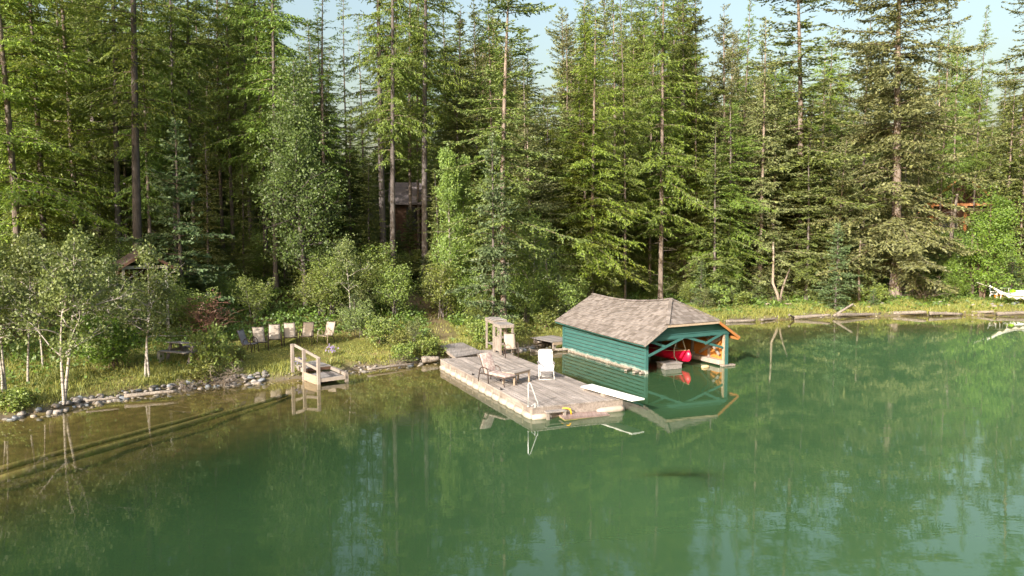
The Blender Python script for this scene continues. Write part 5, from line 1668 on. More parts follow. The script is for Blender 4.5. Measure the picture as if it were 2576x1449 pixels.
# ---- the trees one can tell apart (column, distance, top row)
TREES = [
    ('larch_low', 42, 41, -430, 'bright green larch with drooping branches at the left border', {'wide': 1.25}),
    ('larch_low', 108, 43.5, -330, 'bright green larch second from the left border, feathery branches to the ground', {'wide': 1.2}),
    ('larch_low', 190, 47, -380, 'bright green larch left of the two thick bare trunks', {'wide': 1.15}),
    ('larch_mid', 165, 52, -250, 'larch whose dark trunk shows high between the bright left larches', {}),
    ('larch_high', 296, 46, -420, 'slightly leaning grey trunk just left of the thickest trunk', {'wide': 0.9, 'tilt': -0.025}),
    ('larch_high', 343, 42.5, -520, 'thickest bare trunk, standing behind the hut roof', {'wide': 1.15, 'tilt': -0.02}),
    ('larch_mid', 377, 45, -200, 'thin trunk close right of the thickest bare trunk', {'wide': 0.75}),
    ('larch_mid_grey', 440, 47, -330, 'larch with thin grey trunk rising behind the young blue-green spruce', {'wide': 0.85}),
    ('larch_high_brown', 489, 48, -360, 'tall brown trunk with sunlit patches right of the young blue-green spruce', {'wide': 0.95}),
    ('larch_high_brown', 560, 54, -300, 'left of a pair of dark slender trunks in the deep shade', {'wide': 0.9}),
    ('larch_high_brown', 586, 53, -320, 'right of a pair of dark slender trunks in the deep shade', {'wide': 0.9}),
    ('larch_mid_grey', 630, 52, -300, 'thin trunk left of the leafy cottonwood, lit in spots', {'wide': 0.8}),
    ('larch_mid_grey', 668, 50, -350, 'grey leaning trunk standing against the left edge of the cottonwood', {'wide': 1.0, 'tilt': 0.035}),
    ('larch_mid_grey', 690, 47, -330, 'larch behind the cottonwood with dark crown reaching the top edge', {'wide': 1.0}),
    ('cottonwood', 765, 45, 150, 'tall loose leaved cottonwood in half shade, middle left', {'wide': 1.0}),
    ('larch_thin', 822, 50, -60, 'wispy dark larch with upcurved twigs against the sky, left of the bright gap', {'wide': 1.3}),
    ('larch_thin', 878, 62, -30, 'lone thin trunk with sparse boughs in the sky gap', {'wide': 0.9}),
    ('larch_thin', 915, 68, 40, 'sparse thin conifer in the sky gap right of the lone thin trunk', {'wide': 0.9}),
    ('larch_high', 965, 52, -420, 'left of two tall grey trunks standing close together before the cabin', {'wide': 1.0, 'tilt': -0.012}),
    ('larch_high', 987, 49, -420, 'right and nearer of two tall grey trunks standing close together before the cabin', {'wide': 0.8, 'tilt': -0.012}),
    ('larch_high_brown', 1034, 58, -260, 'reddish brown trunk crossing the cabin roof', {'wide': 0.95}),
    ('larch_high_brown', 1054, 62, -200, 'slim brown trunk just right of the cabin roof', {'wide': 0.8}),
    ('larch_high', 1068, 53, -430, 'straight dark grey trunk at the right side of the path', {'wide': 0.95, 'tilt': 0.004}),
    ('fir_dark', 1150, 55, 140, 'dark dense fir behind the aspens', {'wide': 1.0}),
    ('fir_dark', 1195, 60, 70, 'dark dense fir left behind the tall larch with level boughs', {'wide': 1.1}),
    ('larch_mid_grey', 1120, 64, -60, 'thin larch with pale sky showing through, above the dark firs', {'wide': 1.0}),
    ('spruce_open', 1267, 45.5, -170, 'tall conifer with pale trunk and long level boughs, left of the central sky notch', {'wide': 1.2}),
    ('larch_slim', 1235, 56, -20, 'green crown close behind the pale trunk with level boughs', {'wide': 1.3}),
    ('fir_slim', 1325, 56, 150, 'green fir at the left edge of the central sky notch', {'wide': 1.0}),
    ('spruce_young', 1240, 43, 335, 'slender young blue-green spruce between aspens and pale level-boughed trunk', {'wide': 0.85}),
    ('aspen', 1133, 47, 375, 'left of two slender leafy aspens right of the path', {'wide': 0.85}),
    ('aspen', 1160, 48, 395, 'right of two slender leafy aspens, mixed with spruce boughs', {'wide': 0.8}),
    ('spruce_mid', 1425, 61, 35, 'narrow green spruce at the right edge of the central sky notch', {'wide': 0.8}),
    ('larch_low', 1490, 52, 18, 'light green larch with pointed top right of the central sky notch', {'wide': 1.05}),
    ('larch_mid', 1545, 60, -40, 'olive green conifer top between the pointed larch and the bare reddish trunk', {'wide': 1.0}),
    ('larch_high_brown', 1574, 54, -60, 'long bare reddish trunk right of the pointed light green larch', {'wide': 0.75, 'tilt': 0.02}),
    ('larch_mid', 1664, 56, -190, 'tall larch with sunlit trunk behind the boathouse ridge', {'wide': 1.1}),
    ('larch_mid', 1637, 60, -60, 'larch with shaded trunk just left of the sunlit trunk behind the boathouse ridge', {'wide': 0.9}),
    ('larch_mid_grey', 1712, 61, -100, 'dark trunked conifer between the two sunlit larches behind the boathouse', {'wide': 1.0}),
    ('larch_slim', 1755, 60, 190, 'lower light green larch with pale thin trunk behind the boathouse front', {'wide': 1.35}),
    ('spruce_open', 1748, 67, -80, 'tall dark conifer breaking the skyline above the lower light green larch', {'wide': 0.9}),
    ('spruce_mid', 1820, 66, 10, 'broad green conifer left of the pale pointed spruce', {'wide': 0.95}),
    ('spruce_slim', 1915, 60, 42, 'pale grey-green pointed spruce rising left of the thick crowned conifer', {'wide': 1.0}),
    ('spruce_open', 2006, 63, -190, 'thick trunked conifer with crown cut by the top edge, right of the pale pointed spruce', {'wide': 1.7}),
    ('spruce_mid', 1942, 61, 225, 'broad olive spruce with shelved boughs reaching to the bank behind the boathouse', {'wide': 1.3}),
    ('larch_slim', 1862, 75, -10, 'light green pointed top in the sky gap above the olive spruces', {'wide': 1.0}),
    ('fir_slim', 2105, 66, 235, 'narrow dark green fir below the right sky gap', {'wide': 0.8}),
    ('pine_mid', 2172, 72, 10, 'dark bushy pine left behind the biggest spruce', {'wide': 1.0}),
    ('spruce_big', 2258, 62, -270, 'biggest spruce with thick pale trunk and ragged grey-green boughs', {'wide': 1.2, 'tilt': 0.012}),
    ('larch_slim', 2363, 88, 14, 'thin pointed larch in the sky right of the biggest spruce', {'wide': 0.9}),
    ('larch_slim', 2392, 84, 70, 'lower thin pointed larch right of the biggest spruce', {'wide': 0.8}),
    ('larch_slim', 2448, 86, 12, 'thin sparse larch standing alone in the sky near the right border', {'wide': 0.8}),
    ('spruce_open', 2560, 78, -150, 'dark trunked spruce with level boughs at the right border', {'wide': 1.25}),
    ('fir_young', 2532, 72, 232, 'dense olive young fir near the right border', {'wide': 1.2}),
    ('fir_young', 2570, 70, 330, 'low olive fir cut by the right border', {'wide': 1.1}),
    ('spruce_young', 2108, 57, 560, 'small bright young spruce on the bank left of the biggest spruce', {'wide': 1.0}),
    ('spruce_young', 452, 40.5, 298, 'young blue-green spruce in the shade behind the picnic table', {'wide': 1.15}),
    ('bright_tree', 2478, 61, 478, 'bright yellow-green maple on the bank at the right', {'wide': 1.05}),
    ('bright_tree', 2412, 61.5, 640, 'lower bright green maple left of the tall bright maple', {'wide': 0.7}),
    ('fir_dark', 885, 52, 300, 'dark fir below the sky gap left of the two close grey trunks', {'wide': 1.0}),
    ('fir_slim', 930, 50, 390, 'small dark fir beneath the sky gap', {'wide': 1.0}),
    ('fir_slim', 1100, 50, 420, 'shaded fir right of the cabin behind the straight dark grey trunk', {'wide': 0.8}),
    ('fir_slim', 1385, 60, 330, 'shaded fir at the foot of the central sky notch', {'wide': 1.1}),
    ('fir_slim', 1800, 57, 300, 'shaded green fir behind the boathouse hip', {'wide': 1.0}),
    ('fir_slim', 2045, 70, 330, 'dark fir right of the broad olive spruce', {'wide': 1.1}),
    ('spruce_slim', 2306, 76, 250, 'green spruce close right behind the biggest spruce', {'wide': 0.8}),
    ('pine_mid', 2440, 96, 200, 'green pine above the timber house roof', {'wide': 0.9}),
    ('fir_young', 1030, 57, 520, 'low dark fir before the cabin wall', {'wide': 1.0}),
    ('fir_young', 968, 56, 480, 'low dark fir left before the cabin', {'wide': 0.9}),
    ('fir_dark', 1010, 70, 250, 'dark fir behind the cabin roof', {'wide': 0.9}),
    ('fir_slim', 520, 44.5, 330, 'dark fir right behind the young blue-green spruce', {'wide': 0.9}),
    ('fir_slim', 250, 50, 380, 'dark fir in the shade between bright larches and grey leaning trunk', {'wide': 0.9}),
    ('fir_slim', 610, 47, 390, 'dark fir left of the cottonwood foot', {'wide': 0.9}),
]
for (key, px, Y, top, lab, kw) in TREES:
    cat = {'young_spruce': 'tree'}.get(key, 'tree')
    tree(key, px, Y, top, lab, cat=cat, **kw)

# ---- shore birches and bushes (column, foot row, top row)
BUSHES = [
    ('birch_a', 158, 1012, 585, 'forked white birch standing at the left water edge', 'tree', {'wide': 1.0, 'rz': 0.6, 'tilt': 0.02}),
    ('birch_b', 70, 965, 590, 'thin birch left of the forked white birch', 'tree', {'wide': 0.95}),
    ('birch_b', 108, 925, 600, 'thin birch just behind the forked white birch', 'tree', {'wide': 0.9}),
    ('birch_c', 18, 985, 620, 'leaning young birch cut by the left border', 'tree', {'wide': 1.0}),
    ('birch_b', 225, 905, 620, 'young birch in front of the hut', 'tree', {'wide': 1.0}),
    ('birch_c', 372, 945, 622, 'two stemmed crooked birch between hut and picnic table', 'tree', {'wide': 0.95, 'rz': 2.2, 'tilt': 0.06}),
    ('bright_bush', 298, 925, 800, 'round bright green bush right of the forked white birch', 'bush', {'wide': 1.15}),
    ('alder_bush', 300, 855, 720, 'darker green bush under the hut front', 'bush', {'wide': 0.9}),
    ('twig_bush', 520, 855, 735, 'reddish twiggy bush with withered leaves beside the chairs', 'bush', {'wide': 1.2}),
    ('shrub_a', 535, 938, 818, 'leafy shore bush with bare twigs right of the picnic table', 'bush', {'wide': 0.95}),
    ('shrub_a', 600, 905, 868, 'low green shrub at the end of the chair row', 'bush', {'wide': 1.0}),
    ('alder_bush', 640, 800, 690, 'bright green bush behind the tan chairs', 'bush', {'wide': 0.85}),
    ('alder_bush', 575, 775, 690, 'shaded bush behind the reddish twiggy bush', 'bush', {'wide': 0.9}),
    ('birch_b', 882, 812, 605, 'slim young birch right behind the chair row', 'tree', {'wide': 0.95}),
    ('alder_bush', 945, 770, 640, 'leafy bush left of the path behind the slim young birch', 'bush', {'wide': 0.9}),
    ('spruce_sapling', 975, 785, 690, 'small spruce sapling left of the path', 'tree', {'wide': 1.1}),
    ('shrub_c', 905, 850, 760, 'tall shrub right of the brightest tan chair', 'bush', {'wide': 1.0}),
    ('shrub_a', 960, 865, 795, 'brownish shrub between chairs and path', 'bush', {'wide': 1.2}),
    ('shrub_a', 1005, 885, 830, 'yellowish shrub left of the lower path', 'bush', {'wide': 1.1}),
    ('shrub_c', 1040, 862, 800, 'leafy young shrub beside the lower path', 'bush', {'wide': 0.6}),
    ('shrub_b', 1075, 895, 845, 'low shrub at the left corner of the gangway', 'bush', {'wide': 1.1}),
    ('shrub_b', 1015, 905, 862, 'low shrub above the driftwood left of the dock', 'bush', {'wide': 1.0}),
    ('alder_bush', 1110, 800, 655, 'broad leafy bush right of the path', 'bush', {'wide': 1.15}),
    ('alder_bush', 1178, 805, 665, 'leafy bush with pale stems behind the wooden stand', 'bush', {'wide': 1.0}),
    ('alder', 1265, 780, 470, 'alder with leaning pale trunk behind the wooden stand', 'tree', {'wide': 1.0, 'tilt': 0.05}),
    ('alder', 1345, 805, 545, 'alder with crooked grey trunk left of the boathouse', 'tree', {'wide': 0.95}),
    ('alder_bush', 1400, 790, 640, 'grey-green bush behind the left end of the boathouse', 'bush', {'wide': 1.1}),
    ('alder_bush', 1470, 745, 610, 'dusty bush with dead twigs above the boathouse roof', 'bush', {'wide': 1.2}),
    ('birch_c', 1540, 725, 420, 'white crooked birch above the boathouse ridge', 'tree', {'wide': 0.9}),
    ('alder_bush', 1540, 742, 620, 'bush above the middle of the boathouse ridge', 'bush', {'wide': 1.0}),
    ('alder_bush', 1620, 735, 600, 'bush among trunks above the boathouse ridge', 'bush', {'wide': 0.9}),
    ('spruce_sapling', 1700, 730, 640, 'spruce sapling right above the boathouse hip', 'tree', {'wide': 1.2}),
    ('alder_bush', 1320, 815, 690, 'full green bush left of the crooked grey alder', 'bush', {'wide': 1.1}),
    ('alder_bush', 1235, 800, 690, 'full green bush under the leaning pale alder', 'bush', {'wide': 1.0}),
    ('birch_c', 268, 880, 650, 'small birch hiding the left hut post', 'tree', {'wide': 1.1}),
    ('alder_bush', 345, 835, 715, 'bush before the open hut front', 'bush', {'wide': 1.0}),
    ('alder_bush', 990, 800, 662, 'leafy bush covering the feet of the two close grey trunks', 'bush', {'wide': 1.0}),
    ('spruce_sapling', 1072, 742, 640, 'dark sapling at the foot of the straight dark grey trunk', 'tree', {'wide': 1.2}),
    ('shrub_b', 1205, 858, 800, 'bright shrub left of the wooden stand', 'bush', {'wide': 1.1}),
    ('shrub_b', 1240, 868, 805, 'bright shrub right behind the wooden stand', 'bush', {'wide': 1.2}),
    ('shrub_a', 1290, 845, 800, 'shrub on the bank between stand and boathouse', 'bush', {'wide': 1.2}),
    ('shrub_a', 1370, 825, 775, 'shrub on the bank left of the boathouse wall', 'bush', {'wide': 1.3}),
    ('alder_bush', 1760, 745, 650, 'green bush right of the boathouse roof', 'bush', {'wide': 1.1}),
    ('alder_bush', 1835, 750, 670, 'olive bush between boathouse and forked dead stump', 'bush', {'wide': 1.1}),
    ('shrub_c', 1895, 757, 700, 'shrub left of the forked dead stump', 'bush', {'wide': 1.2}),
    ('shrub_c', 2020, 752, 690, 'shrub right of the forked dead stump', 'bush', {'wide': 1.2}),
    ('alder_bush', 2070, 745, 650, 'bush left of the small bright young spruce', 'bush', {'wide': 1.0}),
    ('shrub_c', 2150, 752, 690, 'bush right of the small bright young spruce', 'bush', {'wide': 1.3}),
    ('shrub_b', 2200, 757, 715, 'low shrub at the foot of the biggest spruce', 'bush', {'wide': 1.4}),
    ('shrub_c', 2330, 750, 690, 'shrub between biggest spruce and bright maples', 'bush', {'wide': 1.3}),
    ('spruce_sapling', 2197, 772, 725, 'tiny grey-green spruce on the right bank', 'tree', {'wide': 1.0}),
    ('shrub_a', 505, 960, 905, 'bramble hanging over the stones right of the picnic table', 'bush', {'wide': 1.2}),
    ('shrub_b', 30, 1030, 975, 'low shrub at the left border above the water', 'bush', {'wide': 1.3}),
    ('dead_bush', 560, 965, 905, 'bare dead branches hanging into the water by the stones', 'branch', {'wide': 1.0}),
    ('dead_bush', 470, 985, 935, 'grey dead twigs on the shore stones', 'branch', {'wide': 0.8}),
    ('dead_bush', 1000, 925, 880, 'dead branch tangle on the shore left of the dock', 'branch', {'wide': 0.8}),
    ('dead_bush', 2275, 725, 670, 'dead bare branches under the biggest spruce', 'branch', {'wide': 0.9}),
    ('dead_bush', 1960, 762, 735, 'brush at the foot of the forked dead stump', 'branch', {'wide': 1.3}),
    ('dead_bush', 2330, 755, 690, 'bare branches leaning left of the bright maples', 'branch', {'wide': 1.3}),
]
for (key, px, py, top, lab, cat, kw) in BUSHES:
    bush(key, px, py, top, lab, cat, **kw)

# ---- the wood behind
ZONES = [
    # x range in the photo, distance range, count, keys, top rows, label
    ((-120, 260), (50, 92), 30, ['larch_full', 'larch_low', 'larch_mid_grey', 'fir_full', 'larch_slim'], (-160, 150), 'conifer crowded behind the bright larches at the left'),
    ((200, 660), (52, 96), 50, ['larch_high', 'larch_full', 'larch_high_brown', 'fir_full', 'larch_mid_grey', 'fir_slim', 'larch_mid'], (-140, 180), 'shaded conifer in the dark wood behind the lawn chairs'),
    ((640, 840), (54, 96), 22, ['larch_mid_grey', 'fir_dark', 'larch_mid', 'larch_high'], (-60, 260), 'conifer behind the leafy cottonwood'),
    ((840, 965), (90, 125), 11, ['larch_thin', 'larch_slim', 'fir_slim'], (240, 430), 'distant conifer below the bright gap left of the path'),
    ((960, 1130), (66, 100), 13, ['larch_mid_grey', 'larch_thin', 'fir_dark', 'larch_high_brown'], (-40, 330), 'conifer behind the cabin'),
    ((1120, 1330), (62, 98), 24, ['fir_full', 'larch_full', 'spruce_mid', 'larch_slim', 'spruce_full'], (0, 260), 'conifer behind the pale trunk with level boughs'),
    ((1330, 1410), (95, 112), 5, ['fir_slim', 'larch_slim'], (300, 420), 'low distant conifer at the bottom of the central sky notch'),
    ((1400, 1720), (60, 98), 36, ['larch_mid', 'larch_low', 'larch_full', 'spruce_full', 'fir_dark', 'larch_slim'], (-40, 200), 'conifer packed behind the larches over the boathouse'),
    ((1720, 2080), (80, 122), 26, ['spruce_full', 'larch_low', 'fir_full', 'spruce_mid', 'larch_full'], (60, 260), 'conifer behind the olive spruces'),
    ((2060, 2330), (92, 130), 20, ['fir_full', 'spruce_full', 'larch_slim', 'pine_mid'], (140, 320), 'conifer behind the biggest spruce'),
    ((2330, 2680), (100, 135), 22, ['larch_slim', 'spruce_slim', 'pine_mid', 'larch_mid'], (70, 260), 'conifer behind the timber house'),
]
for zi, ((x0, x1), (y0, y1), n, keys, (t0, t1), lab) in enumerate(ZONES):
    for k in range(n):
        px = x0 + (x1 - x0) * ((k * 0.618 + rnd.random() * 0.25) % 1.0)
        Y = y0 + (y1 - y0) * ((k * 0.377 + rnd.random() * 0.2) % 1.0)
        top = rnd.uniform(t0, t1)
        if 2340 < px < 2520 and Y < 96: Y += 14
        key = keys[k % len(keys)]
        tree(key, px, Y, top, lab, group=lab.replace('conifer', 'conifers', 1), wide=rnd.uniform(0.95, 1.3))
FILL = [((-80, 420), (50, 78), 32, 'low dark fir filling the wood behind the bright larches'),
        ((420, 860), (48, 80), 42, 'low dark fir filling the wood behind the lawn'),
        ((860, 1120), (64, 92), 14, 'low dark fir filling the wood around the cabin'),
        ((1100, 1480), (54, 84), 24, 'low green fir filling the wood behind the aspens'),
        ((1480, 2060), (58, 90), 34, 'low green fir filling the wood above the boathouse'),
        ((2060, 2640), (72, 100), 26, 'low green fir filling the wood at the right'),
        ((1300, 1480), (50, 62), 10, 'middling green conifer on the wood edge left of the boathouse ridge'),
        ((1720, 2120), (58, 70), 16, 'middling green conifer on the wood edge right of the boathouse roof')]
for ((x0, x1), (y0, y1), n, lab) in FILL:
    for k in range(n):
        px = x0 + (x1 - x0) * ((k * 0.618 + rnd.random() * 0.25) % 1.0)
        Y = y0 + (y1 - y0) * ((k * 0.377 + rnd.random() * 0.2) % 1.0)
        if 2330 < px < 2530 and Y < 95: Y += 26
        mid = 'middling' in lab
        tree((['spruce_full', 'larch_full', 'fir_full', 'larch_low'] if mid else ['fir_young', 'fir_full', 'fir_dark'])[k % (4 if mid else 3)], px, Y, rnd.uniform(190, 430) if mid else rnd.uniform(300, 470), lab, group=lab.replace('conifer', 'conifers', 1) if mid else lab.replace('fir', 'firs', 1), wide=rnd.uniform(1.0, 1.35))
# tall trees on the shore left of the picture, whose shade falls across the wood
for (x, y, H, key) in ((-30, 24, 24, 'larch_high'), (-33, 20, 26, 'larch_mid_grey'), (-28.5, 29, 24, 'larch_high'), 
                       (-35, 14, 25, 'larch_high'), (-26, 31, 22, 'larch_mid'), (-40, 8, 27, 'larch_mid'), (-31, 26, 26, 'larch_mid_grey')):
    plant(key, x, y, H, 'tall conifer on the shore beyond the left border', 'tree', wide=1.25, group='tall conifers on the shore beyond the left border')
for k in range(16):
    x, y = -48 - 30 * ((k * 0.618) % 1.0), 20 + 60 * ((k * 0.377) % 1.0)
    plant(['larch_low', 'fir_full', 'larch_full', 'spruce_full'][k % 4], x, y, rnd.uniform(17, 26), 'conifer far beyond the left border of the picture', 'tree', wide=1.2, group='conifers far beyond the left border')
# understorey bushes in the shade
UND = [((-60, 480), (36, 52), 34, 'leafy undergrowth bush in the shade behind the birches'),
       ((480, 900), (41, 56), 36, 'leafy undergrowth bush in the shade behind the lawn'),
       ((900, 1100), (46, 62), 12, 'leafy undergrowth bush in the shade beside the path'),
       ((1100, 1500), (44, 60), 60, 'leafy undergrowth bush behind the alders'),
       ((1450, 1900), (53, 68), 64, 'leafy undergrowth bush among trunks behind the boathouse'),
       ((1900, 2660), (62, 76), 44, 'leafy undergrowth bush in the wood edge on the right')]
for ((x0, x1), (y0, y1), n, lab) in UND:
    for k in range(n):
        px = x0 + (x1 - x0) * ((k * 0.618 + rnd.random() * 0.2) % 1.0)
        Y = y0 + (y1 - y0) * ((k * 0.377 + rnd.random() * 0.2) % 1.0)
        key = ['alder_bush', 'shrub_c', 'fir_sap', 'shrub_b', 'alder_bush'][k % 5]
        H = rnd.uniform(1.2, 3.6)
        if key == 'fir_sap': key = 'spruce_sapling'; H = rnd.uniform(1.5, 4)
        if key.startswith('shrub'): H = rnd.uniform(0.9, 1.9)
        x = PD(px, 570, Y).x
        if path_w(np.array([x]), np.array([Y]))[0] < 1.6 or shore_s(x, Y)[0] < 2.2: continue
        plant(key, x, Y, H, lab, 'bush', wide=rnd.uniform(0.9, 1.3), group=lab.replace('bush', 'bushes', 1))

# ------------------------------------------------------------------ ground cover (nobody could count it)
def in_view(x, y, m=60):
    px = 1288 + FPX * x / np.maximum(y, 1)
    return (px > -m) & (px < 2576 + m) & (y > 15)
def build_grass():
    g = np.random.default_rng(5)
    n = 400000
    y = 22 + 54 * g.random(n) ** 1.0
    x = (g.random(n) - 0.5) * 2 * (0.70 * y)
    ok = in_view(x, y)
    x, y = x[ok], y[ok]
    s = shore_s(x, y)
    pw = path_w(x, y)
    patch = 0.5 + 0.5 * np.sin(x * 0.8 + 2 * np.sin(y * 0.7)) * np.sin(y * 0.9 + 1.7 * np.sin(x * 0.5))
    lawn = (x > -13) & (x < -5.5) & (s > 1.0) & (y < 42)
    keep = (s > np.where(x > 13, 0.02, 0.18)) & (s < 10) & (g.random(len(x)) < np.clip(1.2 - s / 11, 0.1, 1) * (0.15 + 0.85 * patch ** 1.3)) & ((pw > 0.75) | (g.random(len(x)) < 0.18))
    x, y, s, lawn = x[keep], y[keep], s[keep], lawn[keep]
    z = terrain(x, y)
    n = len(x)
    h = g.uniform(0.10, 0.36, n) * (0.65 + 0.5 * np.sin(x * 1.1) * np.sin(y * 1.4)) + 0.04
    h = np.where(lawn, g.uniform(0.04, 0.11, n), h)
    h *= np.where((x > 13) & (s < 0.9), 1.5, np.clip(s / 0.6, 0.35, 1))
    V, k = [], 4
    for i in range(k):
        a = g.uniform(0, 6.28, n)
        w = 0.008 + 0.00022 * y
        ox, oy = g.normal(0, 0.07, n), g.normal(0, 0.07, n)
        lean = h * g.uniform(0.1, 0.8, n)
        la = g.uniform(0, 6.28, n)
        b0 = np.stack([x + ox - np.cos(a) * w, y + oy - np.sin(a) * w, z - 0.02], 1)
        b1 = np.stack([x + ox + np.cos(a) * w, y + oy + np.sin(a) * w, z - 0.02], 1)
        t = np.stack([x + ox + np.cos(la) * lean, y + oy + np.sin(la) * lean, z + h * g.uniform(0.6, 1.1, n)], 1)
        V.append(np.stack([b0, b1, t], 1).reshape(-1, 3))
    V = np.concatenate(V)
    tr = np.arange(len(V)).reshape(-1, 3)
    o = np_mesh('grass', V, None, M['grassblade'], tris=tr)
    tag(o, 'yellow green lakeside grass, short on the lawn and rough on the bank', 'grass', kind='stuff')
build_grass()
def build_undergrowth():
    g = np.random.default_rng(6)
    n = 60000
    y = 28 + 62 * g.random(n)
    x = (g.random(n) - 0.5) * 2 * (0.70 * y)
    ok = in_view(x, y)
    x, y = x[ok], y[ok]
    s = shore_s(x, y)
    pw = path_w(x, y)
    lawn = (x > -13.0) & (x < -6.0) & (s < 6.2)
    left = x < -13
    patch = 0.5 + 0.5 * np.sin(x * 1.0 + 1.5 * np.sin(y * 0.6) + 1) * np.sin(y * 1.1 + 1.2 * np.sin(x * 0.7))
    p = np.clip(np.where(x > 13, (s - 0.3) / 3.0, (s - 1.0) / 5.0), 0, 1) * (0.35 + 0.65 * patch)
    keep = (s > np.where(x > 13, 0.4, 0.8)) & (s < 34) & ~lawn & (pw > 0.8) & (g.random(len(x)) < p * np.where(left & (s < 6), 0.35, 1))
    x, y, s = x[keep], y[keep], s[keep]
    z = terrain(x, y)
    m = 9
    n = len(x)
    sc = np.repeat(0.09 + 0.0016 * y, m)
    hh = g.uniform(0.12, 0.6, n) * np.clip(s / 5, 0.5, 1)
    c = np.repeat(np.stack([x, y, z], 1), m, 0) + np.stack([g.normal(0, 0.22, n * m), g.normal(0, 0.22, n * m), np.repeat(hh, m) * g.random(n * m) ** 0.7], 1)
    nrm = unit(g.normal(0, 1, (n * m, 3)) * np.array([0.8, 0.8, 0.5]) + np.array([0, 0, 0.7]))
    a = unit(np.cross(nrm, g.normal(0, 1, (n * m, 3))))
    v, q = sprig_arrays(c, a, np.cross(nrm, a), sc * g.uniform(0.8, 1.3, n * m), sc * 0.75 * g.uniform(0.8, 1.3, n * m))
    o = np_mesh('undergrowth', v, q, M['undergrowth'])
    tag(o, 'low leafy undergrowth covering the forest floor', 'undergrowth', kind='stuff')
build_undergrowth()

# ------------------------------------------------------------------ stones
def stone_mesh(seed):
    g = random.Random(seed)
    bm = bmesh.new()
    bmesh.ops.create_icosphere(bm, subdivisions=2, radius=0.5)
    for v in bm.verts:
        d = v.co.normalized()
        k = 1 + 0.16 * math.sin(d.x * 3.1 + seed) * math.cos(d.y * 2.7 + seed * 2) + 0.08 * math.sin(d.z * 6 + seed)
        v.co = d * 0.5 * k
        v.co.z *= 0.68
        v.co.x *= 1.18
    me = bpy.data.meshes.new('stone')
    bm.to_mesh(me); bm.free()
    me.materials.append(M['stone'])
    me.polygons.foreach_set('use_smooth', [True] * len(me.polygons))
    return me
stones = [stone_mesh(i) for i in range(6)]
def shore_point(px, py):
    return P(px, py, 0.05)
RUNS = [  # run of the shore in photo columns, rows, count, size range, label
    ([(5, 1054), (60, 1048), (130, 1038)], 12, (0.12, 0.26), 'dark wet stone at the left end of the shore'),
    ([(135, 1036), (180, 1020), (240, 1010), (300, 1001)], 80, (0.13, 0.29), 'grey stone in the pile right of the forked white birch'),
    ([(300, 1001), (360, 992), (420, 984)], 20, (0.12, 0.24), 'grey stone under the driftwood log at the left shore'),
    ([(410, 984), (480, 975), (560, 967), (640, 960), (665, 957)], 96, (0.12, 0.28), 'rounded stone in the row below the shore bushes'),
    ([(880, 935), (940, 928), (1010, 921), (1070, 912)], 24, (0.1, 0.24), 'stone on the shore between steps and dock'),
    ([(1300, 882), (1335, 874), (1375, 863), (1400, 856)], 34, (0.15, 0.36), 'blue grey stone between dock and boathouse'),
    ([(2150, 790), (2230, 781), (2320, 779), (2400, 786)], 20, (0.16, 0.36), 'pale stone on the right bank above the logs'),
    ([(2450, 786), (2520, 785), (2576, 783)], 10, (0.16, 0.36), 'pale stone at the right border of the shore'),
]
ns = 0
for (line, n, (a, b), lab) in RUNS:
    for k in range(n):
        t = (k + rnd.random()) / n * (len(line) - 1)
        i = min(int(t), len(line) - 2)
        f = t - i
        q = P(line[i][0] + (line[i + 1][0] - line[i][0]) * f, line[i][1] + (line[i + 1][1] - line[i][1]) * f, 0.05)
        x, y = q.x + rnd.gauss(0, 0.10), q.y + rnd.uniform(-0.25, 0.50) * (1.6 if 'bank above' in lab else 1.0)
        s = rnd.uniform(a, b) * rnd.choice((0.75, 1, 1, 1.15))
        o = bpy.data.objects.new('shore_stone', stones[rnd.randrange(6)])
        col.objects.link(o)
        o.location = (x, y, max(gz(x, y), -0.12) + s * 0.18)
        o.scale = (s * rnd.uniform(0.85, 1.25), s * rnd.uniform(0.8, 1.1), s * rnd.uniform(0.8, 1.15))
        o.rotation_euler = (rnd.uniform(-.3, .3), rnd.uniform(-.3, .3), rnd.uniform(0, 6.28))
        tag(o, lab, 'stone', lab.replace('stone', 'stones', 1))
        ns += 1
def build_gravel():
    g = np.random.default_rng(8)
    V, Q = [], []
    off = 0
    cube = np.array([(x, y, z) for x in (-1, 1) for y in (-1, 1) for z in (-1, 1)], float)
    faces = np.array([(0, 1, 3, 2), (4, 6, 7, 5), (0, 4, 5, 1), (2, 3, 7, 6), (0, 2, 6, 4), (1, 5, 7, 3)])
    n = 26000
    y = 22 + 40 * g.random(n); x = (g.random(n) - 0.5) * 2 * 0.7 * y
    s = shore_s(x, y)
    keep = in_view(x, y) & (s > -0.55) & (s < 0.45) & (np.abs(s) < 0.5 * g.random(n) + 0.08)
    x, y, s = x[keep], y[keep], s[keep]
    z = terrain(x, y)
    n = len(x)
    r = (g.uniform(0.018, 0.055, n) * (0.6 + y / 60))[:, None, None]
    v = cube[None] * r * g.uniform(0.55, 1.0, (n, 8, 1)) * np.array([1.2, 1, 0.7])
    a = g.uniform(0, 6.28, n); ca, sa = np.cos(a)[:, None], np.sin(a)[:, None]
    vx = v[..., 0] * ca - v[..., 1] * sa; vy = v[..., 0] * sa + v[..., 1] * ca
    v = np.stack([vx + x[:, None], vy + y[:, None], v[..., 2] + z[:, None] + 0.015], -1)
    q = faces[None] + (np.arange(n) * 8)[:, None, None]
    o = np_mesh('shore_gravel', v.reshape(-1, 3), q.reshape(-1, 4), M['gravel'])
    tag(o, 'small mixed gravel along the waterline', 'gravel', kind='stuff')
build_gravel()

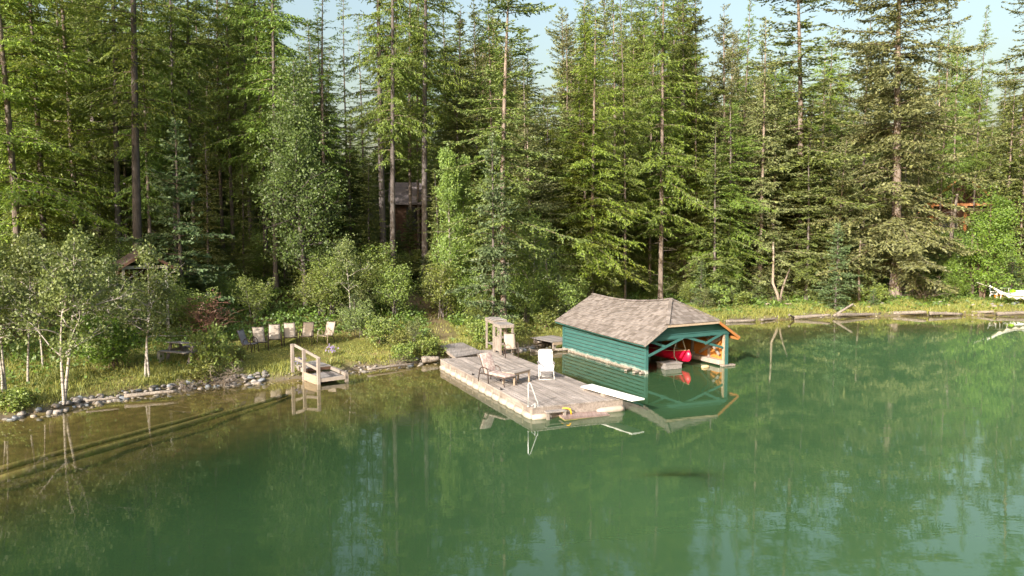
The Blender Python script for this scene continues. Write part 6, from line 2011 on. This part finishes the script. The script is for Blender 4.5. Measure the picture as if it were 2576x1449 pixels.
# ------------------------------------------------------------------ logs, driftwood, snags
build_float_log('driftwood_log', P(312, 997, 0.18), P(446, 983, 0.22), 0.08, 'long thin driftwood log on the stones at the left shore')
build_float_log('driftwood_log', P(215, 1008, 0.2), P(300, 1000, 0.2), 0.05, 'short driftwood stick in the stone pile by the forked birch')
build_float_log('driftwood_log', P(925, 929, 0.15), P(1040, 915, 0.12), 0.06, 'driftwood stick on the shore left of the dock')
build_float_log('driftwood_log', P(1062, 906, 0.18), P(1104, 902, 0.2), 0.17, 'thick log butt wedged against the left back corner of the dock')
build_float_log('driftwood_log', P(1335, 884, 0.06), P(1432, 878, 0.10), 0.10, 'floating log between dock and boathouse corner')
build_float_log('driftwood_log', P(1300, 880, 0.05), P(1372, 866, 0.08), 0.06, 'thin floating log by the blue grey stones')
for (x0, y0, z0, x1, y1, z1, r, lab) in (
    (1826, 809, 0.06, 1900, 806, 0.10, 0.11, 'half sunk log at the reeds right of the boathouse'),
    (1915, 805, 0.10, 1968, 801, 0.03, 0.08, 'thin half sunk log under the forked dead stump'),
    (1996, 799, 0.10, 2088, 792, 0.30, 0.13, 'pale log at the waterline below and right of the forked dead stump'),
    (2096, 795, 0.15, 2146, 765, 1.0, 0.10, 'pale log propped up at a slant on the right shore'),
    (2104, 792, 0.25, 2215, 790, 0.12, 0.13, 'pale log right at the foot of the slanting log'),
    (2205, 789, 0.10, 2330, 785, 0.32, 0.16, 'longest pale log on the right waterline below the biggest spruce'),
    (2338, 788, 0.22, 2420, 790, 0.12, 0.12, 'dark log on the right waterline next to the longest pale log'),
    (2432, 787, 0.10, 2500, 784, 0.3, 0.13, 'short grey log on the waterline below the bright maples'),
    (2508, 789, 0.2, 2620, 786, 0.25, 0.14, 'dark log at the right border of the waterline'),
    (1985, 792, 0.4, 2003, 801, 0.0, 0.08, 'short reddish stake leaning into the water')):
    build_float_log('driftwood_log', P(x0, y0, z0), P(x1, y1, z1), r, lab, 'log', 'oldlog')
build_float_log('sunken_log', P(-40, 1218, -0.15), P(722, 994, -0.12), 0.105, 'longest sunken log, outer of two along the left shallows', 'log', 'sunklog')
build_float_log('sunken_log', P(-40, 1190, -0.15), P(560, 1030, -0.13), 0.085, 'sunken log on the shore side of the longest sunken log', 'log', 'sunklog')
def snag(lab, trunks, cat='dead tree', name='snag'):
    base = Vector(trunks[0][0])
    root = thing(name, lab, cat, base)
    for pts in trunks:
        pts = [Vector(p) - base for p in pts[:-1]] + [pts[-1]]
        r = pts[-1]; pts = pts[:-1]
        n = len(pts)
        mb = MB(); mb.tube(pts, [r * (1.15 - 0.55 * i / (n - 1)) for i in range(n)], 8)
        mb.build('trunk', M['deadwood'], root, smooth=True)
    return root
Y = 58.6
b0 = PD(1962, 757, Y)
b0.z = gz(b0.x, b0.y) - 0.05
snag('forked dead stump of two bare pale trunks on the right bank', [
    [b0, PD(1955, 738, Y), PD(1944, 712, Y), PD(1946, 660, Y), PD(1945, 609, Y), 0.11],
    [b0, PD(1966, 735, Y), PD(1975, 706, Y), PD(1987, 676, Y), 0.085],
    [b0, PD(1925, 765, Y - 1.5), 0.10], [b0, PD(1990, 764, Y - 1), 0.08]])
def one(px0, py0, px1, py1, Y, r, lab, sticks=0):
    a, b = PD(px0, py0, Y), PD(px1, py1, Y)
    a.z = min(a.z, gz(a.x, a.y))
    o = snag(lab, [[a, a.lerp(b, .5) + Vector((rnd.uniform(-.1, .1), 0, 0)), b, r]])
    if sticks:
        for k in range(sticks):
            mb = MB()
            p = a.lerp(b, rnd.uniform(0.3, 0.98)) - a
            d = Vector((rnd.uniform(-1, 1), rnd.uniform(-1, 1), rnd.uniform(-0.5, 0.1))) * rnd.uniform(0.6, 1.6)
            mb.tube([p, p + d * 0.5 + Vector((0, 0, 0.08)), p + d], [0.03, 0.02, 0.008], 4)
            mb.build('dead_branch', M['deadwood'], o)
one(2383, 690, 2408, 488, 68, 0.17, 'leaning dead trunk with bare sticks before the timber house', 16)
one(2450, 640, 2448, 554, 62, 0.16, 'short pale broken snag rising from the bright maples')
one(2164, 690, 2165, 600, 60, 0.09, 'thin grey dead stem left of the biggest spruce', 5)
one(1393, 735, 1372, 655, 48, 0.10, 'broken pale stem behind the alders left of the boathouse', 3)
# ---- flowers by the steps
def flowers(px, py, lab, n=26):
    p = PG(px, py)
    root = thing('flower_clump', lab, 'flowers', p)
    g = np.random.default_rng(px)
    mb = MB()
    tops = []
    for k in range(n):
        a = Vector((rnd.gauss(0, .10), rnd.gauss(0, .10), 0)); b = a + Vector((rnd.gauss(0, .08), rnd.gauss(0, .08), rnd.uniform(.18, .42)))
        mb.tube([a, b], 0.005, 3); tops.append(tuple(b))
    mb.build('stem', M['grassblade'], root)
    c = np.repeat(np.array(tops), 6, 0) + g.normal(0, 0.025, (n * 6, 3))
    a = unit(g.normal(0, 1, c.shape)); b = unit(np.cross(a, g.normal(0, 1, c.shape)))
    v, q = sprig_arrays(c, a, b, np.full(len(c), 0.05), np.full(len(c), 0.045))
    np_mesh('bloom', v, q, M['flower'], parent=root)
flowers(752, 925, 'lilac flower clump beside the rail of the shore steps')
flowers(835, 893, 'faded lilac flower clump in the grass right of the shore steps')
